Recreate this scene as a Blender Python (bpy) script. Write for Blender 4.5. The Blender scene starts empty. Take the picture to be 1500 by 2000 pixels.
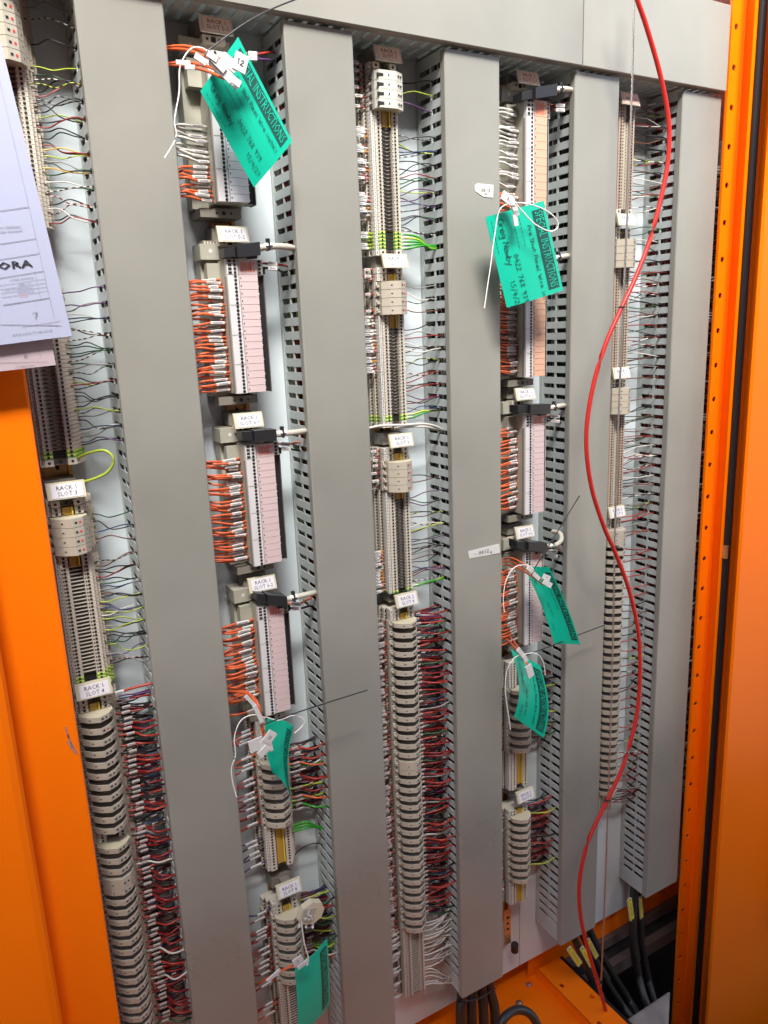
import bpy, bmesh, math, random
from mathutils import Vector, Matrix
random.seed(7)
PI = math.pi
sc = bpy.context.scene
C = sc.collection

# ------------------------------------------------------------------ camera
F_PX = 1487.85                                    # focal length for a 1500 x 2000 picture
def _n(v):
    return Vector(v).normalized()
_v = _n((254, 6295, F_PX)); _h = _n((2685, -460, F_PX)); _p = _h.cross(_v).normalized()
cam = bpy.data.objects.new('camera', bpy.data.cameras.new('camera'))
C.objects.link(cam); sc.camera = cam
cam.data.sensor_fit = 'VERTICAL'; cam.data.sensor_height = 36; cam.data.lens = 36 * F_PX / 2000
cam.data.clip_start = 0.02; cam.data.clip_end = 500
def w_of(c):                                      # camera axes (right, down, forward) to world
    c = Vector(c); return Vector((_h.dot(c), _p.dot(c), -_v.dot(c)))
cx, cy, cz = w_of((1, 0, 0)), w_of((0, -1, 0)), w_of((0, 0, -1))
cam.matrix_world = Matrix(((cx.x, cy.x, cz.x, 0), (cx.y, cy.y, cz.y, 0), (cx.z, cy.z, cz.z, 0), (0, 0, 0, 1)))
sc.render.resolution_x = 768; sc.render.resolution_y = 1024

# ------------------------------------------------------------------ light
SUN_EL, SUN_AZ = 46, 17                           # degrees; azimuth: how far left of straight in front of the panel
w = bpy.data.worlds.new('World'); sc.world = w; w.use_nodes = True
nt = w.node_tree; nt.nodes.clear()
sky = nt.nodes.new('ShaderNodeTexSky'); sky.sky_type = 'NISHITA'; sky.sun_disc = False
sky.sun_elevation = math.radians(SUN_EL); sky.sun_rotation = math.radians(180 + SUN_AZ)
sky.air_density = 1.0; sky.dust_density = 3.0; sky.ozone_density = 1.0
bg = nt.nodes.new('ShaderNodeBackground'); bg.inputs[1].default_value = 0.10
wo = nt.nodes.new('ShaderNodeOutputWorld')
nt.links.new(sky.outputs[0], bg.inputs[0]); nt.links.new(bg.outputs[0], wo.inputs[0])
sd = bpy.data.lights.new('sun', 'SUN'); sd.energy = 5.0; sd.angle = math.radians(28); sd.color = (1, .985, .93)
sun = bpy.data.objects.new('sun', sd); C.objects.link(sun)
el, az = math.radians(SUN_EL), math.radians(SUN_AZ)
sdir = Vector((math.sin(az) * math.cos(el), math.cos(az) * math.cos(el), -math.sin(el)))
sun.rotation_euler = sdir.to_track_quat('-Z', 'Y').to_euler()
sc.view_settings.view_transform = 'Standard'; sc.view_settings.look = 'None'
sc.view_settings.exposure = 1.84; sc.view_settings.gamma = 1

# ------------------------------------------------------------------ where things stand
# the camera is the origin; x runs right along the panel, y into it, z up.
# duct covers stand in the plane y = 1.000, the mounting plate in y = 1.082.
FRONT, PLATE = 1.0, 1.082
def at(px, py, y):                                # the point of the plane y = const seen at a place of the photograph
    d = w_of((px - 750, py - 1000, F_PX)); return d * (y / d.y)
def atz(px, py, z):
    d = w_of((px - 750, py - 1000, F_PX)); return d * (z / d.z)

# ------------------------------------------------------------------ materials
def mat(name, col, rough=.5, metal=0., var=0., scale=30., bump=0., bscale=200., spec=.5, var2=None, coat=0.):
    m = bpy.data.materials.new(name); m.use_nodes = True
    t = m.node_tree; b = t.nodes['Principled BSDF']
    b.inputs['Base Color'].default_value = (*col, 1)
    b.inputs['Roughness'].default_value = rough; b.inputs['Metallic'].default_value = metal
    b.inputs['Specular IOR Level'].default_value = spec
    if coat: b.inputs['Coat Weight'].default_value = coat; b.inputs['Coat Roughness'].default_value = .15
    if var or bump:
        tc = t.nodes.new('ShaderNodeTexCoord'); 
    if var:
        nz = t.nodes.new('ShaderNodeTexNoise'); nz.inputs['Scale'].default_value = scale; nz.inputs['Detail'].default_value = 6
        t.links.new(tc.outputs['Object'], nz.inputs['Vector'])
        r = t.nodes.new('ShaderNodeValToRGB')
        c2 = var2 or tuple(max(0, c * (1 - var)) for c in col); c1 = tuple(min(1, c * (1 + var * .5)) for c in col)
        r.color_ramp.elements[0].color = (*c2, 1); r.color_ramp.elements[1].color = (*c1, 1)
        r.color_ramp.elements[0].position = .3; r.color_ramp.elements[1].position = .65
        t.links.new(nz.outputs['Fac'], r.inputs['Fac']); t.links.new(r.outputs['Color'], b.inputs['Base Color'])
        rr = t.nodes.new('ShaderNodeMapRange'); rr.inputs['To Min'].default_value = max(.02, rough - .1); rr.inputs['To Max'].default_value = min(1, rough + .1)
        t.links.new(nz.outputs['Fac'], rr.inputs['Value']); t.links.new(rr.outputs['Result'], b.inputs['Roughness'])
    if bump:
        n2 = t.nodes.new('ShaderNodeTexNoise'); n2.inputs['Scale'].default_value = bscale; n2.inputs['Detail'].default_value = 3
        t.links.new(tc.outputs['Object'], n2.inputs['Vector'])
        bp = t.nodes.new('ShaderNodeBump'); bp.inputs['Strength'].default_value = bump; bp.inputs['Distance'].default_value = .002
        t.links.new(n2.outputs['Fac'], bp.inputs['Height']); t.links.new(bp.outputs['Normal'], b.inputs['Normal'])
    return m
M = {}
M['cover'] = mat('cover_pvc', (.262, .255, .226), .31, var=.15, scale=4, bump=.03, bscale=14, spec=.7)
M['wall'] = mat('duct_pvc', (.45, .485, .475), .42, var=.08, scale=20)
M['plate'] = mat('plate_paint', (.60, .665, .70), .22, var=.06, scale=4, bump=.15, bscale=12)
M['beige'] = mat('terminal_plastic', (.58, .52, .44), .45, var=.08, scale=60)
M['beige2'] = mat('relay_plastic', (.45, .40, .325), .42, var=.08, scale=60)
M['cream'] = mat('end_cap_plastic', (.54, .485, .35), .45)
M['grey'] = mat('module_plastic', (.38, .365, .30), .45, var=.08, scale=50)
M['darkgrey'] = mat('grey_plastic', (.20, .18, .15), .5)
M['hole'] = mat('hole_dark', (.010, .009, .009), .7)
M['brown'] = mat('recess_brown', (.07, .055, .045), .6)
M['black'] = mat('black_plastic', (.018, .018, .02), .38)
M['white'] = mat('white_plastic', (.62, .60, .58), .5)
M['sign'] = mat('sign_white', (.66, .63, .66), .5)
M['ink'] = mat('ink', (.03, .03, .035), .6)
M['inkgrey'] = mat('ink_grey', (.22, .20, .24), .6)
M['redink'] = mat('red_ink', (.75, .12, .04), .5)
M['red2'] = mat('marker_red', (.75, .04, .03), .5)
M['pink'] = mat('pink_label', (.60, .46, .455), .42, var=.05, scale=30)
M['peach'] = mat('peach_label', (.62, .36, .25), .42, var=.05, scale=30)
M['dullsleeve'] = mat('dull_sleeve', (.44, .39, .37), .6)
M['paperlabel'] = mat('white_label', (.60, .575, .575), .42)
M['signshadetint'] = mat('sign_shade_tint', (.85, .58, .47), .5)  # warm copy of the sign white, with the shaded tone put into its colour
M['tan'] = mat('terminal_browner', (.42, .31, .235), .5)  # browner copy of the terminal colour for the right-hand columns
M['blockwhite'] = mat('fuse_block_plastic', (.50, .48, .42), .45)
M['whitecard'] = mat('white_card', (.82, .80, .82), .4)
M['zinc'] = mat('zinc_yellow', (.62, .40, .17), .3, metal=.75, var=.2, scale=50)
M['steel'] = mat('steel', (.6, .58, .55), .3, metal=.9)
M['yellow'] = mat('jumper_yellow', (.75, .58, .05), .45)
M['amber'] = mat('jumper_amber', (.42, .25, .04), .45)
M['ylime'] = mat('earth_yellow', (.62, .72, .16), .45)
M['green'] = mat('earth_green', (.15, .34, .07), .45)
M['orange'] = mat('orange_paint', (1.0, .185, .002), .36, var=.05, scale=3, bump=.12, bscale=260, spec=.2)
M['gasket'] = mat('rubber', (.012, .012, .014), .5, spec=.3)
M['tag'] = mat('green_card', (.0, .44, .29), .40, var=.05, scale=8)
M['banner'] = mat('banner_ink', (.005, .065, .05), .5)
M['scrawl'] = mat('pen_ink', (.005, .045, .035), .5)
M['string'] = mat('string', (.80, .76, .72), .7)
M['paper'] = mat('paper', (.40, .42, .56), .8)
M['paper2'] = mat('paper_pinkish', (.48, .38, .41), .8)
M['cablegrey'] = mat('cable_grey', (.48, .45, .37), .5, var=.06, scale=80)
M['redcable'] = mat('red_cable', (.52, .022, .016), .35)
M['cableblack'] = mat('cable_black', (.022, .02, .018), .4)
M['tagyellow'] = mat('tag_yellow', (.72, .60, .03), .45)
M['concrete'] = mat('concrete', (.27, .245, .21), .9, var=.3, scale=25, bump=.6, bscale=60)
M['ground'] = mat('ground_concrete', (.20, .17, .14), .9, var=.25, scale=3, bump=.4)
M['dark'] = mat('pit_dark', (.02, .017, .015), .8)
M['beam'] = mat('beam_paint', (.13, .10, .085), .5)
M['aisle'] = mat('shading_cabinet_paint', (.20, .105, .075), .6, var=.1, scale=2)  # brown of the added cabinets behind the camera, for a warm bounce
WC = {}
for k, c in dict(orange=(.84, .155, .05), red=(.50, .045, .03), darkred=(.30, .012, .012), pinkw=(.72, .25, .25), brownw=(.16, .06, .03),
                 black=(.012, .012, .014), blue=(.03, .06, .16), purple=(.13, .05, .16), green=(.04, .38, .03), lime=(.48, .60, .06), dgreen=(.02, .10, .03),
                 white=(.78, .74, .68), greyw=(.30, .29, .27), yellow=(.75, .50, .08), amber=(.80, .30, .03), teal=(.04, .15, .14)).items():
    WC[k] = mat('wire_' + k, tuple(v * .72 for v in c), .38)

# ------------------------------------------------------------------ mesh building
class MB:
    def __init__(s): s.v = []; s.f = []; s.m = []; s.mats = []
    def mi(s, m):
        m = M[m] if isinstance(m, str) else m
        if m not in s.mats: s.mats.append(m)
        return s.mats.index(m)
    def add(s, vs, fs, m):
        b = len(s.v); s.v += [tuple(x) for x in vs]; k = s.mi(m)
        s.f += [tuple(b + i for i in f) for f in fs]; s.m += [k] * len(fs); return s
    def box(s, x0, x1, y0, y1, z0, z1, m):
        vs = [(x, y, z) for x in (x0, x1) for y in (y0, y1) for z in (z0, z1)]
        return s.add(vs, [(0, 1, 3, 2), (4, 6, 7, 5), (0, 4, 5, 1), (2, 3, 7, 6), (0, 2, 6, 4), (1, 5, 7, 3)], m)
    def prism(s, poly, z0, z1, m, capm=None):     # poly: (x, y) points, any order
        n = len(poly); a = sum(poly[i][0] * poly[(i + 1) % n][1] - poly[(i + 1) % n][0] * poly[i][1] for i in range(n))
        if a < 0: poly = poly[::-1]
        vs = [(x, y, z0) for x, y in poly] + [(x, y, z1) for x, y in poly]
        s.add(vs, [(i, (i + 1) % n, n + (i + 1) % n, n + i) for i in range(n)], m)
        b = len(s.v) - 2 * n; k = s.mi(capm or m)
        s.f += [tuple(b + i for i in reversed(range(n))), tuple(b + n + i for i in range(n))]; s.m += [k, k]; return s
    def disc(s, x, y, z, r, m, n=7, ry=None):      # faces the viewer (-y)
        vs = [(x + r * math.cos(2 * PI * i / n), y, z + (ry or r) * math.sin(2 * PI * i / n)) for i in range(n)]
        return s.add(vs, [tuple(range(n))], m)
    def hexa(s, p, m):                             # eight corners: bottom four, top four
        return s.add(p, [(3, 2, 1, 0), (4, 5, 6, 7), (0, 1, 5, 4), (1, 2, 6, 5), (2, 3, 7, 6), (3, 0, 4, 7)], m)
    def tube(s, pts, r, m, sides=6, sub=4, mats=None, band=2, flat=1.):
        P = smooth(pts, sub); n = len(P); base = len(s.v)
        up = Vector((.13, .2, .97))
        for i, p in enumerate(P):
            t = (P[min(i + 1, n - 1)] - P[max(i - 1, 0)])
            t = t.normalized() if t.length > 1e-9 else Vector((1, 0, 0))
            u = up if abs(t.dot(up)) < .95 else Vector((1, .1, 0))
            a = t.cross(u).normalized(); b = t.cross(a)
            rr = r[i] if isinstance(r, list) else r
            for k in range(sides):
                an = 2 * PI * k / sides; s.v.append(tuple(p + a * (rr * math.cos(an)) + b * (rr * flat * math.sin(an))))
        ks = [s.mi(x) for x in mats] if mats else [s.mi(m)]
        for i in range(n - 1):
            for k in range(sides):
                k2 = (k + 1) % sides
                s.f.append((base + i * sides + k, base + i * sides + k2, base + (i + 1) * sides + k2, base + (i + 1) * sides + k))
                s.m.append(ks[(i // band) % len(ks)])
        s.f.append(tuple(base + k for k in range(sides))); s.m.append(ks[0])
        s.f.append(tuple(base + (n - 1) * sides + k for k in reversed(range(sides)))); s.m.append(ks[0])
        return s
    def mesh(s, name, off=(0, 0, 0), smooth_=False):
        me = bpy.data.meshes.new(name); o = Vector(off)
        me.from_pydata([tuple(Vector(v) - o) for v in s.v], [], s.f)
        for m in s.mats: me.materials.append(m)
        me.polygons.foreach_set('material_index', s.m)
        if smooth_: me.polygons.foreach_set('use_smooth', [True] * len(me.polygons))
        me.update(); return me
    def build(s, name, parent=None, smooth_=False, loc=None, **tags):
        """geometry is in world coordinates unless loc is given"""
        wl = parent['_w'] if parent is not None else (0, 0, 0)
        if loc is None:
            o = bpy.data.objects.new(name, s.mesh(name, wl, smooth_))
        else:
            o = bpy.data.objects.new(name, s.mesh(name, (0, 0, 0), smooth_)); o.location = Vector(loc) - Vector(wl)
        if parent is not None: o.parent = parent; o['_w'] = tuple(wl) if loc is None else tuple(loc)
        else: o['_w'] = (0, 0, 0) if loc is None else tuple(loc)
        for k, v in tags.items(): o[k] = v
        C.objects.link(o); return o
def smooth(pts, sub):
    P = [Vector(p) for p in pts]
    if sub <= 1 or len(P) < 3:
        if sub > 1 and len(P) == 2: return [P[0].lerp(P[1], i / sub) for i in range(sub + 1)]
        return P
    out = []
    for i in range(len(P) - 1):
        a = P[max(i - 1, 0)]; b = P[i]; c = P[i + 1]; d = P[min(i + 2, len(P) - 1)]
        for k in range(sub):
            t = k / sub
            out.append(.5 * (2 * b + (c - a) * t + (2 * a - 5 * b + 4 * c - d) * t * t + (3 * b - a - 3 * c + d) * t ** 3))
    out.append(P[-1]); return out
def thing(name, label, cat, loc=(0, 0, 0), group=None):
    o = bpy.data.objects.new(name, None); o.location = loc; o['_w'] = tuple(loc); o.empty_display_size = .02
    o['label'] = label; o['category'] = cat
    if group: o['group'] = group
    C.objects.link(o); return o
def tag(o, label, cat, group=None):
    o['label'] = label; o['category'] = cat
    if group: o['group'] = group
    return o
def share(name, me, parent, loc, **tags):          # another piece with the same mesh
    o = bpy.data.objects.new(name, me); o.parent = parent; o.location = Vector(loc) - Vector(parent['_w']); o['_w'] = tuple(loc)
    for k, v in tags.items(): o[k] = v
    C.objects.link(o); return o
def nth(n):
    w1 = 'first second third fourth fifth sixth seventh eighth ninth tenth eleventh twelfth thirteenth fourteenth fifteenth sixteenth seventeenth eighteenth nineteenth'.split()
    if n < 20: return w1[n - 1]
    t = ['twent', 'thirt', 'fort', 'fift', 'sixt', 'sevent', 'eight', 'ninet'][n // 10 - 2]
    return t + 'ieth' if n % 10 == 0 else t + 'y-' + w1[n % 10 - 1]
def grid_wall(mb, A, B, fill, place, m):
    """plate with real openings: A, B breakpoints, fill(i,j), place(a,b,t) -> point, t in (0,1) the thickness"""
    na, nb = len(A) - 1, len(B) - 1
    def q(pts): mb.add(pts, [(0, 1, 2, 3)], m)
    for i in range(na):
        j = 0
        while j < nb:
            if not fill(i, j): j += 1; continue
            q([place(A[i], B[j], 0), place(A[i + 1], B[j], 0), place(A[i + 1], B[j + 1], 0), place(A[i], B[j + 1], 0)])
            q([place(A[i], B[j + 1], 1), place(A[i + 1], B[j + 1], 1), place(A[i + 1], B[j], 1), place(A[i], B[j], 1)])
            for (di, dj, a0, b0, a1, b1) in ((-1, 0, A[i], B[j + 1], A[i], B[j]), (1, 0, A[i + 1], B[j], A[i + 1], B[j + 1]),
                                             (0, -1, A[i], B[j], A[i + 1], B[j]), (0, 1, A[i + 1], B[j + 1], A[i], B[j + 1])):
                ii, jj = i + di, j + dj
                if not (0 <= ii < na and 0 <= jj < nb and fill(ii, jj)):
                    q([place(a0, b0, 0), place(a0, b0, 1), place(a1, b1, 1), place(a1, b1, 0)])
            j += 1

# lettering -------------------------------------------------------------
_txt = {}
def letters(s, size=1., align='CENTER', space=1.):
    key = (s, align, space)
    if key not in _txt:
        cu = bpy.data.curves.new('t', 'FONT'); cu.body = s; cu.align_x = align; cu.align_y = 'CENTER'; cu.size = 1
        cu.space_line = .95; cu.space_character = space; cu.resolution_u = 1
        ob = bpy.data.objects.new('t', cu); C.objects.link(ob)
        dg = bpy.context.evaluated_depsgraph_get()
        me = bpy.data.meshes.new_from_object(ob.evaluated_get(dg))
        _txt[key] = ([(v.co.x, v.co.y) for v in me.vertices], [tuple(p.vertices) for p in me.polygons])
        bpy.data.objects.remove(ob); bpy.data.meshes.remove(me); bpy.data.curves.remove(cu)
    v, f = _txt[key]
    return [(x * size, y * size) for x, y in v], f
G = {  # hand lettering, strokes in a unit box
 'G': ['9,8 6,10 2,9 0,5 2,1 6,0 9,2 9,5 6,5'], 'r': ['1,6 2,0', '2,4 4,6 7,6'], 'e': ['1,3 8,4 6,7 2,6 1,3 3,0 8,1'], 'g': ['8,6 3,7 1,3 4,1 8,5 7,-4 2,-4'],
 'N': ['0,0 2,10 7,1 9,10'], 'w': ['0,6 2,0 5,5 7,0 10,6'], 'b': ['2,10 1,0 6,0 8,3 5,6 1,4'], 'y': ['0,6 3,1', '8,7 2,-5'], 'P': ['1,0 2,10 8,9 7,5 2,4'],
 'S': ['8,9 2,9 2,6 8,4 7,0 1,1'], 's': ['7,6 2,6 2,4 7,2 6,0 1,0'], 'h': ['1,10 1,0', '1,4 5,6 7,4 7,0'], 'u': ['0,6 1,1 5,0 7,6 8,0'], 't': ['4,10 3,1 7,0', '0,6 8,7'],
 'a': ['8,6 3,7 0,3 3,0 8,5 9,0'], 'n': ['1,6 1,0', '1,4 5,6 7,4 8,0'], 'l': ['4,10 3,0 6,0'], 'i': ['4,6 4,0', '4,8 5,9'], 'W': ['0,10 3,0 5,7 8,0 11,10'], '/': ['1,-3 7,11'],
 '0': ['4,10 0,5 3,0 8,4 4,10'], '1': ['3,8 5,10 5,0'], '2': ['1,8 5,10 7,7 0,0 8,0'], '3': ['1,9 7,9 4,6 8,3 2,0'], '4': ['5,10 0,4 9,4', '6,8 5,-1'], '5': ['8,10 3,10 2,6 7,5 6,1 0,0'],
 '6': ['7,10 1,5 2,0 7,1 5,5 1,3'], '7': ['0,9 8,10 3,0'], '8': ['4,5 1,8 5,10 7,8 4,5 1,2 4,0 8,2 4,5'], '9': ['7,8 3,10 1,7 5,5 7,9 6,0'], '.': ['3,0 4,1'], '-': ['1,4 7,5'],
 '<': ['9,5 0,5', '4,9 0,5 3,1'], '>': ['0,5 9,5', '5,9 9,5 5,1'], '^': ['4,0 5,10', '1,6 5,10 8,6'], 'O': ['4,10 0,5 3,0 8,4 4,10'], 'R': ['1,0 2,10 8,9 7,5 2,5 9,0']}
def scrawl(s, u0, v0, hgt, adv=.95, wid=.10):
    """strokes as thin ribbons in a (along, up) frame -> list of quads"""
    out = []; x = u0
    for ch in s:
        if ch in G:
            for st in G[ch]:
                pts = [tuple(float(k) for k in p.split(',')) for p in st.split()]
                pts = [(x + p[0] / 10 * hgt * .8 + random.uniform(-.03, .03) * hgt, v0 + p[1] / 10 * hgt) for p in pts]
                for a, b in zip(pts, pts[1:]):
                    dx, dy = b[0] - a[0], b[1] - a[1]; L = math.hypot(dx, dy) or 1; nx, ny = -dy / L * wid * hgt / 2, dx / L * wid * hgt / 2
                    ex, ey = dx / L * wid * hgt * .3, dy / L * wid * hgt * .3
                    out.append([(a[0] + nx - ex, a[1] + ny - ey), (b[0] + nx + ex, b[1] + ny + ey), (b[0] - nx + ex, b[1] - ny + ey), (a[0] - nx - ex, a[1] - ny - ey)])
            x += hgt * adv
        else: x += hgt * .55
    return out

# ================================================================== SETTING
mb = MB(); mb.box(-30, 30, -30, .84, -1.95, -1.80, 'ground'); g = mb.build('ground', kind='structure')
mb = MB()  # mounting plate: one painted sheet with a folded seam
PB = -1.356
for a, b in ((-.40, .905), (.907, 1.50)): mb.box(a, b, PLATE, PLATE + .003, PB, .80, 'plate')
mb.box(.9, .912, PLATE + .003, PLATE + .006, PB, .80, 'plate')
plate = mb.build('mounting_plate'); tag(plate, 'pale grey painted steel mounting plate behind all the ducts and rails', 'panel')

# cabinet shell: orange sheet steel
cab = thing('cabinet', 'orange sheet steel cabinet shell standing round the wiring panel', 'cabinet', (0, 1.2, -1.5))
mb = MB(); mb.box(-.5, 1.7, 1.36, 1.363, -1.6, .95, 'orange'); mb.build('rear_wall', cab)
mb = MB(); mb.box(1.62, 1.623, .86, 1.36, -1.45, .95, 'orange'); mb.build('side_wall', cab)
mb = MB(); mb.box(-.5, 1.7, 1.02, 1.363, .951, .954, 'orange'); mb.build('roof', cab)
FZ = -1.425
# floor with the opening for the cables at the right
pa, pb, pc_, pd = atz(1131, 1901, FZ), atz(1217, 1993, FZ), atz(1400, 1880, FZ), atz(1313, 1790, FZ)
xl = .5 * (pa.x + pb.x)
mb = MB(); mb.box(-.5, xl, .3, 1.36, FZ - .003, FZ, 'orange'); mb.box(xl, 1.7, 1.26, 1.36, FZ - .0035, FZ - .0005, 'orange'); mb.build('floor_plate', cab)
mb = MB(); mb.box(xl - .1, 1.60, 1.100, 1.103, FZ - .004, PB + .03, 'orange'); mb.build('base_rail', cab)
mb = MB()
bx0 = atz(1024, 1884, FZ).x; bx1 = atz(1057, 1870, FZ).x
mb.box(bx0, bx0 + .003, .55, 1.085, FZ + .0005, FZ + .026, 'orange')
grid_wall(mb, [bx0, bx0 + .010, bx0 + .018, bx0 + .044, bx0 + .052, bx0 + .062], [.55] + [v for k in range(9) for v in (.58 + k * .055, .590 + k * .055)] + [1.085],
          lambda i, j: not (i in (1, 3) and j % 2 == 1 and (i == 1) == ((j // 2) % 2 == 0)), lambda a, b, t: (a, b, FZ + .027 - .003 * t), M['orange'])
mb.build('floor_bracket', cab)
for (px, py) in ((1033, 1924), (1014, 1960), (1117, 1899)):
    p = atz(px, py, FZ); mb = MB(); mb.prism([(p.x + .007 * math.cos(k), p.y + .007 * math.sin(k)) for k in [i * PI / 4 for i in range(8)]], FZ, FZ + .003, 'steel')
    mb.prism([(p.x + .004 * math.cos(k), p.y + .004 * math.sin(k)) for k in [i * PI / 3 for i in range(6)]], FZ + .003, FZ + .006, 'steel')
    mb.build('floor_screw', cab)
# pit with concrete edge, rear beams
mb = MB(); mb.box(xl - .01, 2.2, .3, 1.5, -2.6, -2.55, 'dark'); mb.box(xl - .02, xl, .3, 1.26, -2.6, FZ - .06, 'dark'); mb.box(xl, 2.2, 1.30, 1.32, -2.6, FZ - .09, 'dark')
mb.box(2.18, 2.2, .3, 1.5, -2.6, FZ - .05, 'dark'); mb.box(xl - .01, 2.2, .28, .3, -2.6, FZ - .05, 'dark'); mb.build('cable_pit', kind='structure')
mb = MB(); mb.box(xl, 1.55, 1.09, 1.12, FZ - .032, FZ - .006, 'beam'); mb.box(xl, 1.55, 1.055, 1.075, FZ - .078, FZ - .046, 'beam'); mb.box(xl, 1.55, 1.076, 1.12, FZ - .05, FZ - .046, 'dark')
tag(mb.build('steel_beam'), 'dark steel beam along the rear of the cable pit', 'beam')
mb = MB(); mb.box(xl - .012, xl, .62, 1.17, FZ - .06, FZ + .008, 'gasket'); tag(mb.build('edge_strip'), 'black rubber edge strip along the floor opening', 'edge strip')
kp = [atz(px, py, FZ - .02) for px, py in ((1220, 1992), (1309, 1932), (1303, 2060), (1240, 2090), (1222, 2040))]
mb = MB(); mb.prism([(p.x, p.y) for p in kp], -1.95, FZ - .02, 'concrete'); k = mb.build('concrete_kerb', kind='structure')
b = k.modifiers.new('b', 'BEVEL'); b.width = .006; b.segments = 2
# unseen cabinets added behind the camera to shade the lower part of the panel
for i in range(4):
    t = thing('shading_cabinet', 'added unseen brown cabinet across the aisle, shading the lower panel', 'cabinet', (-2.95 + i * 1.5, -1.45, -1.8), 'added shading cabinets across the aisle')
    mb = MB(); mb.box(-3.7 + i * 1.5, -2.215 + i * 1.5, -1.70, -1.22, -1.80, 2.66, 'aisle'); mb.build('body', t)
    mb = MB(); mb.box(-3.67 + i * 1.5, -2.245 + i * 1.5, -1.2198, -1.20, -1.72, 2.60, 'aisle'); d_ = mb.build('door', t)
    mb = MB(); mb.box(-2.33 + i * 1.5, -2.30 + i * 1.5, -1.1998, -1.17, -.1, .12, 'black'); mb.build('handle', d_)

# ================================================================== WIRE DUCTS
SP, SZ0 = .0192, .3745                           # slot pitch, height of the top slot
def slots(zb): return [SZ0 - k * SP for k in range(int((SZ0 - zb - .01) / SP))]
YB = [1.0045, 1.0125, 1.0395, 1.0425, 1.0695, PLATE - .0005]
def duct(x0, x1, zb, zt, label, shift=0.):
    t = thing('wire_duct', label, 'wire duct', ((x0 + x1) / 2, PLATE, zb), 'grey slotted wire ducts')
    mb = MB(); c = .0016
    mb.prism([(x0 - .001, 1.012), (x0 - .001, 1 + c), (x0 - .001 + c, 1.0), (x1 + .001 - c, 1.0), (x1 + .001, 1 + c), (x1 + .001, 1.012), (x1 - .0005, 1.012), (x1 - .0005, 1.0022), (x0 + .0005, 1.0022), (x0 + .0005, 1.012)], zb, zt, 'cover')
    mb.build('cover', t)
    zs = slots(zb); Z = [.395]
    for z in zs: Z += [z + .0038, z - .0038]
    Z.append(zb + .001)
    for sx, nm in ((x0 + .0008, 'slotted_side'), (x1 - .0028, 'slotted_side')):
        mb = MB()
        grid_wall(mb, YB, Z, lambda i, j: not (i in (1, 3) and j % 2 == 1), lambda a, b, t_: (sx + .002 * t_, a, b), M['wall'])
        # little snap-off nubs at mid slot and a score line along the wall
        if nm and sx < (x0 + x1) / 2:
            for z in zs:
                mb.box(sx, sx + .002, 1.0385, 1.0395, z - .0038, z + .0038, 'wall')
            mb.box(sx - .0007, sx, 1.0735, 1.0742, zb + .002, .39, 'wall')
        mb.build(nm, t)
    mb = MB(); mb.box(x0 + .003, x1 - .003, PLATE - .0025, PLATE - .0002, zb + .001, .395, 'wall'); mb.build('base', t)
    return t
DX = [(.1945, .2935), (.4485, .5465), (.697, .795), (.949, 1.046), (1.203, 1.304)]
duct(*DX[0], -1.262, .397, 'grey wire duct between the RACK 1 SLOT 3 terminals and RACK 1 SLOT 5-2 card')
duct(*DX[1], -1.262, .392, 'grey wire duct between the pink RACK 1 cards and the RACK 2 SLOT 2 terminals')
duct(*DX[2], -1.257, .392, 'grey wire duct bearing two handwritten white stickers')
duct(*DX[3], -1.262, .392, 'grey wire duct crossed by the hanging red cable')
duct(*DX[4], -1.262, .390, 'grey wire duct beside the orange perforated frame')
def top_duct(x0, x1, label):
    t = thing('wire_duct', label, 'wire duct', (x0, PLATE, .40), 'grey slotted wire ducts')
    mb = MB(); c = .0016; z0, z1 = .3965, .5355
    # profile in y, z extruded along x
    prof = [(.990, z0 + c), (.990 + c, z0), (1.004, z0), (1.004, z0 + .0015), (.9925, z0 + .0015), (.9925, z1 - .0015), (1.004, z1 - .0015), (1.004, z1), (.990 + c, z1), (.990, z1 - c)]
    n = len(prof); vs = [(x0, y, z) for y, z in prof] + [(x1, y, z) for y, z in prof]
    mb.add(vs, [(i, n + i, n + (i + 1) % n, (i + 1) % n) for i in range(n)] + [tuple(range(n)), tuple(reversed(range(n, 2 * n)))], 'cover'); mb.build('cover', t)
    X = [x0 + .001]; x = x0 + .008
    while x < x1 - .012: X += [x, x + .0075]; x += SP
    X.append(x1 - .001); Y = [.998, 1.008, 1.035, 1.038, 1.068, PLATE - .001]
    for zz in (z0 + .0022, z1 - .0042):
        mb = MB(); grid_wall(mb, Y, X, lambda i, j: not (i in (1, 3) and j % 2 == 1), lambda a, b, t_: (b, a, zz + .002 * t_), M['wall']); mb.build('slotted_side', t)
    mb = MB(); mb.box(x0 + .001, x1 - .001, PLATE - .003, PLATE - .0005, z0 + .0045, z1 - .0045, 'wall'); mb.build('base', t)
top_duct(-.2, .9525, 'horizontal grey duct across the top of the panel, left of the joint')
top_duct(.9545, 1.3025, 'horizontal grey duct across the top right, behind the red cable')

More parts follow.
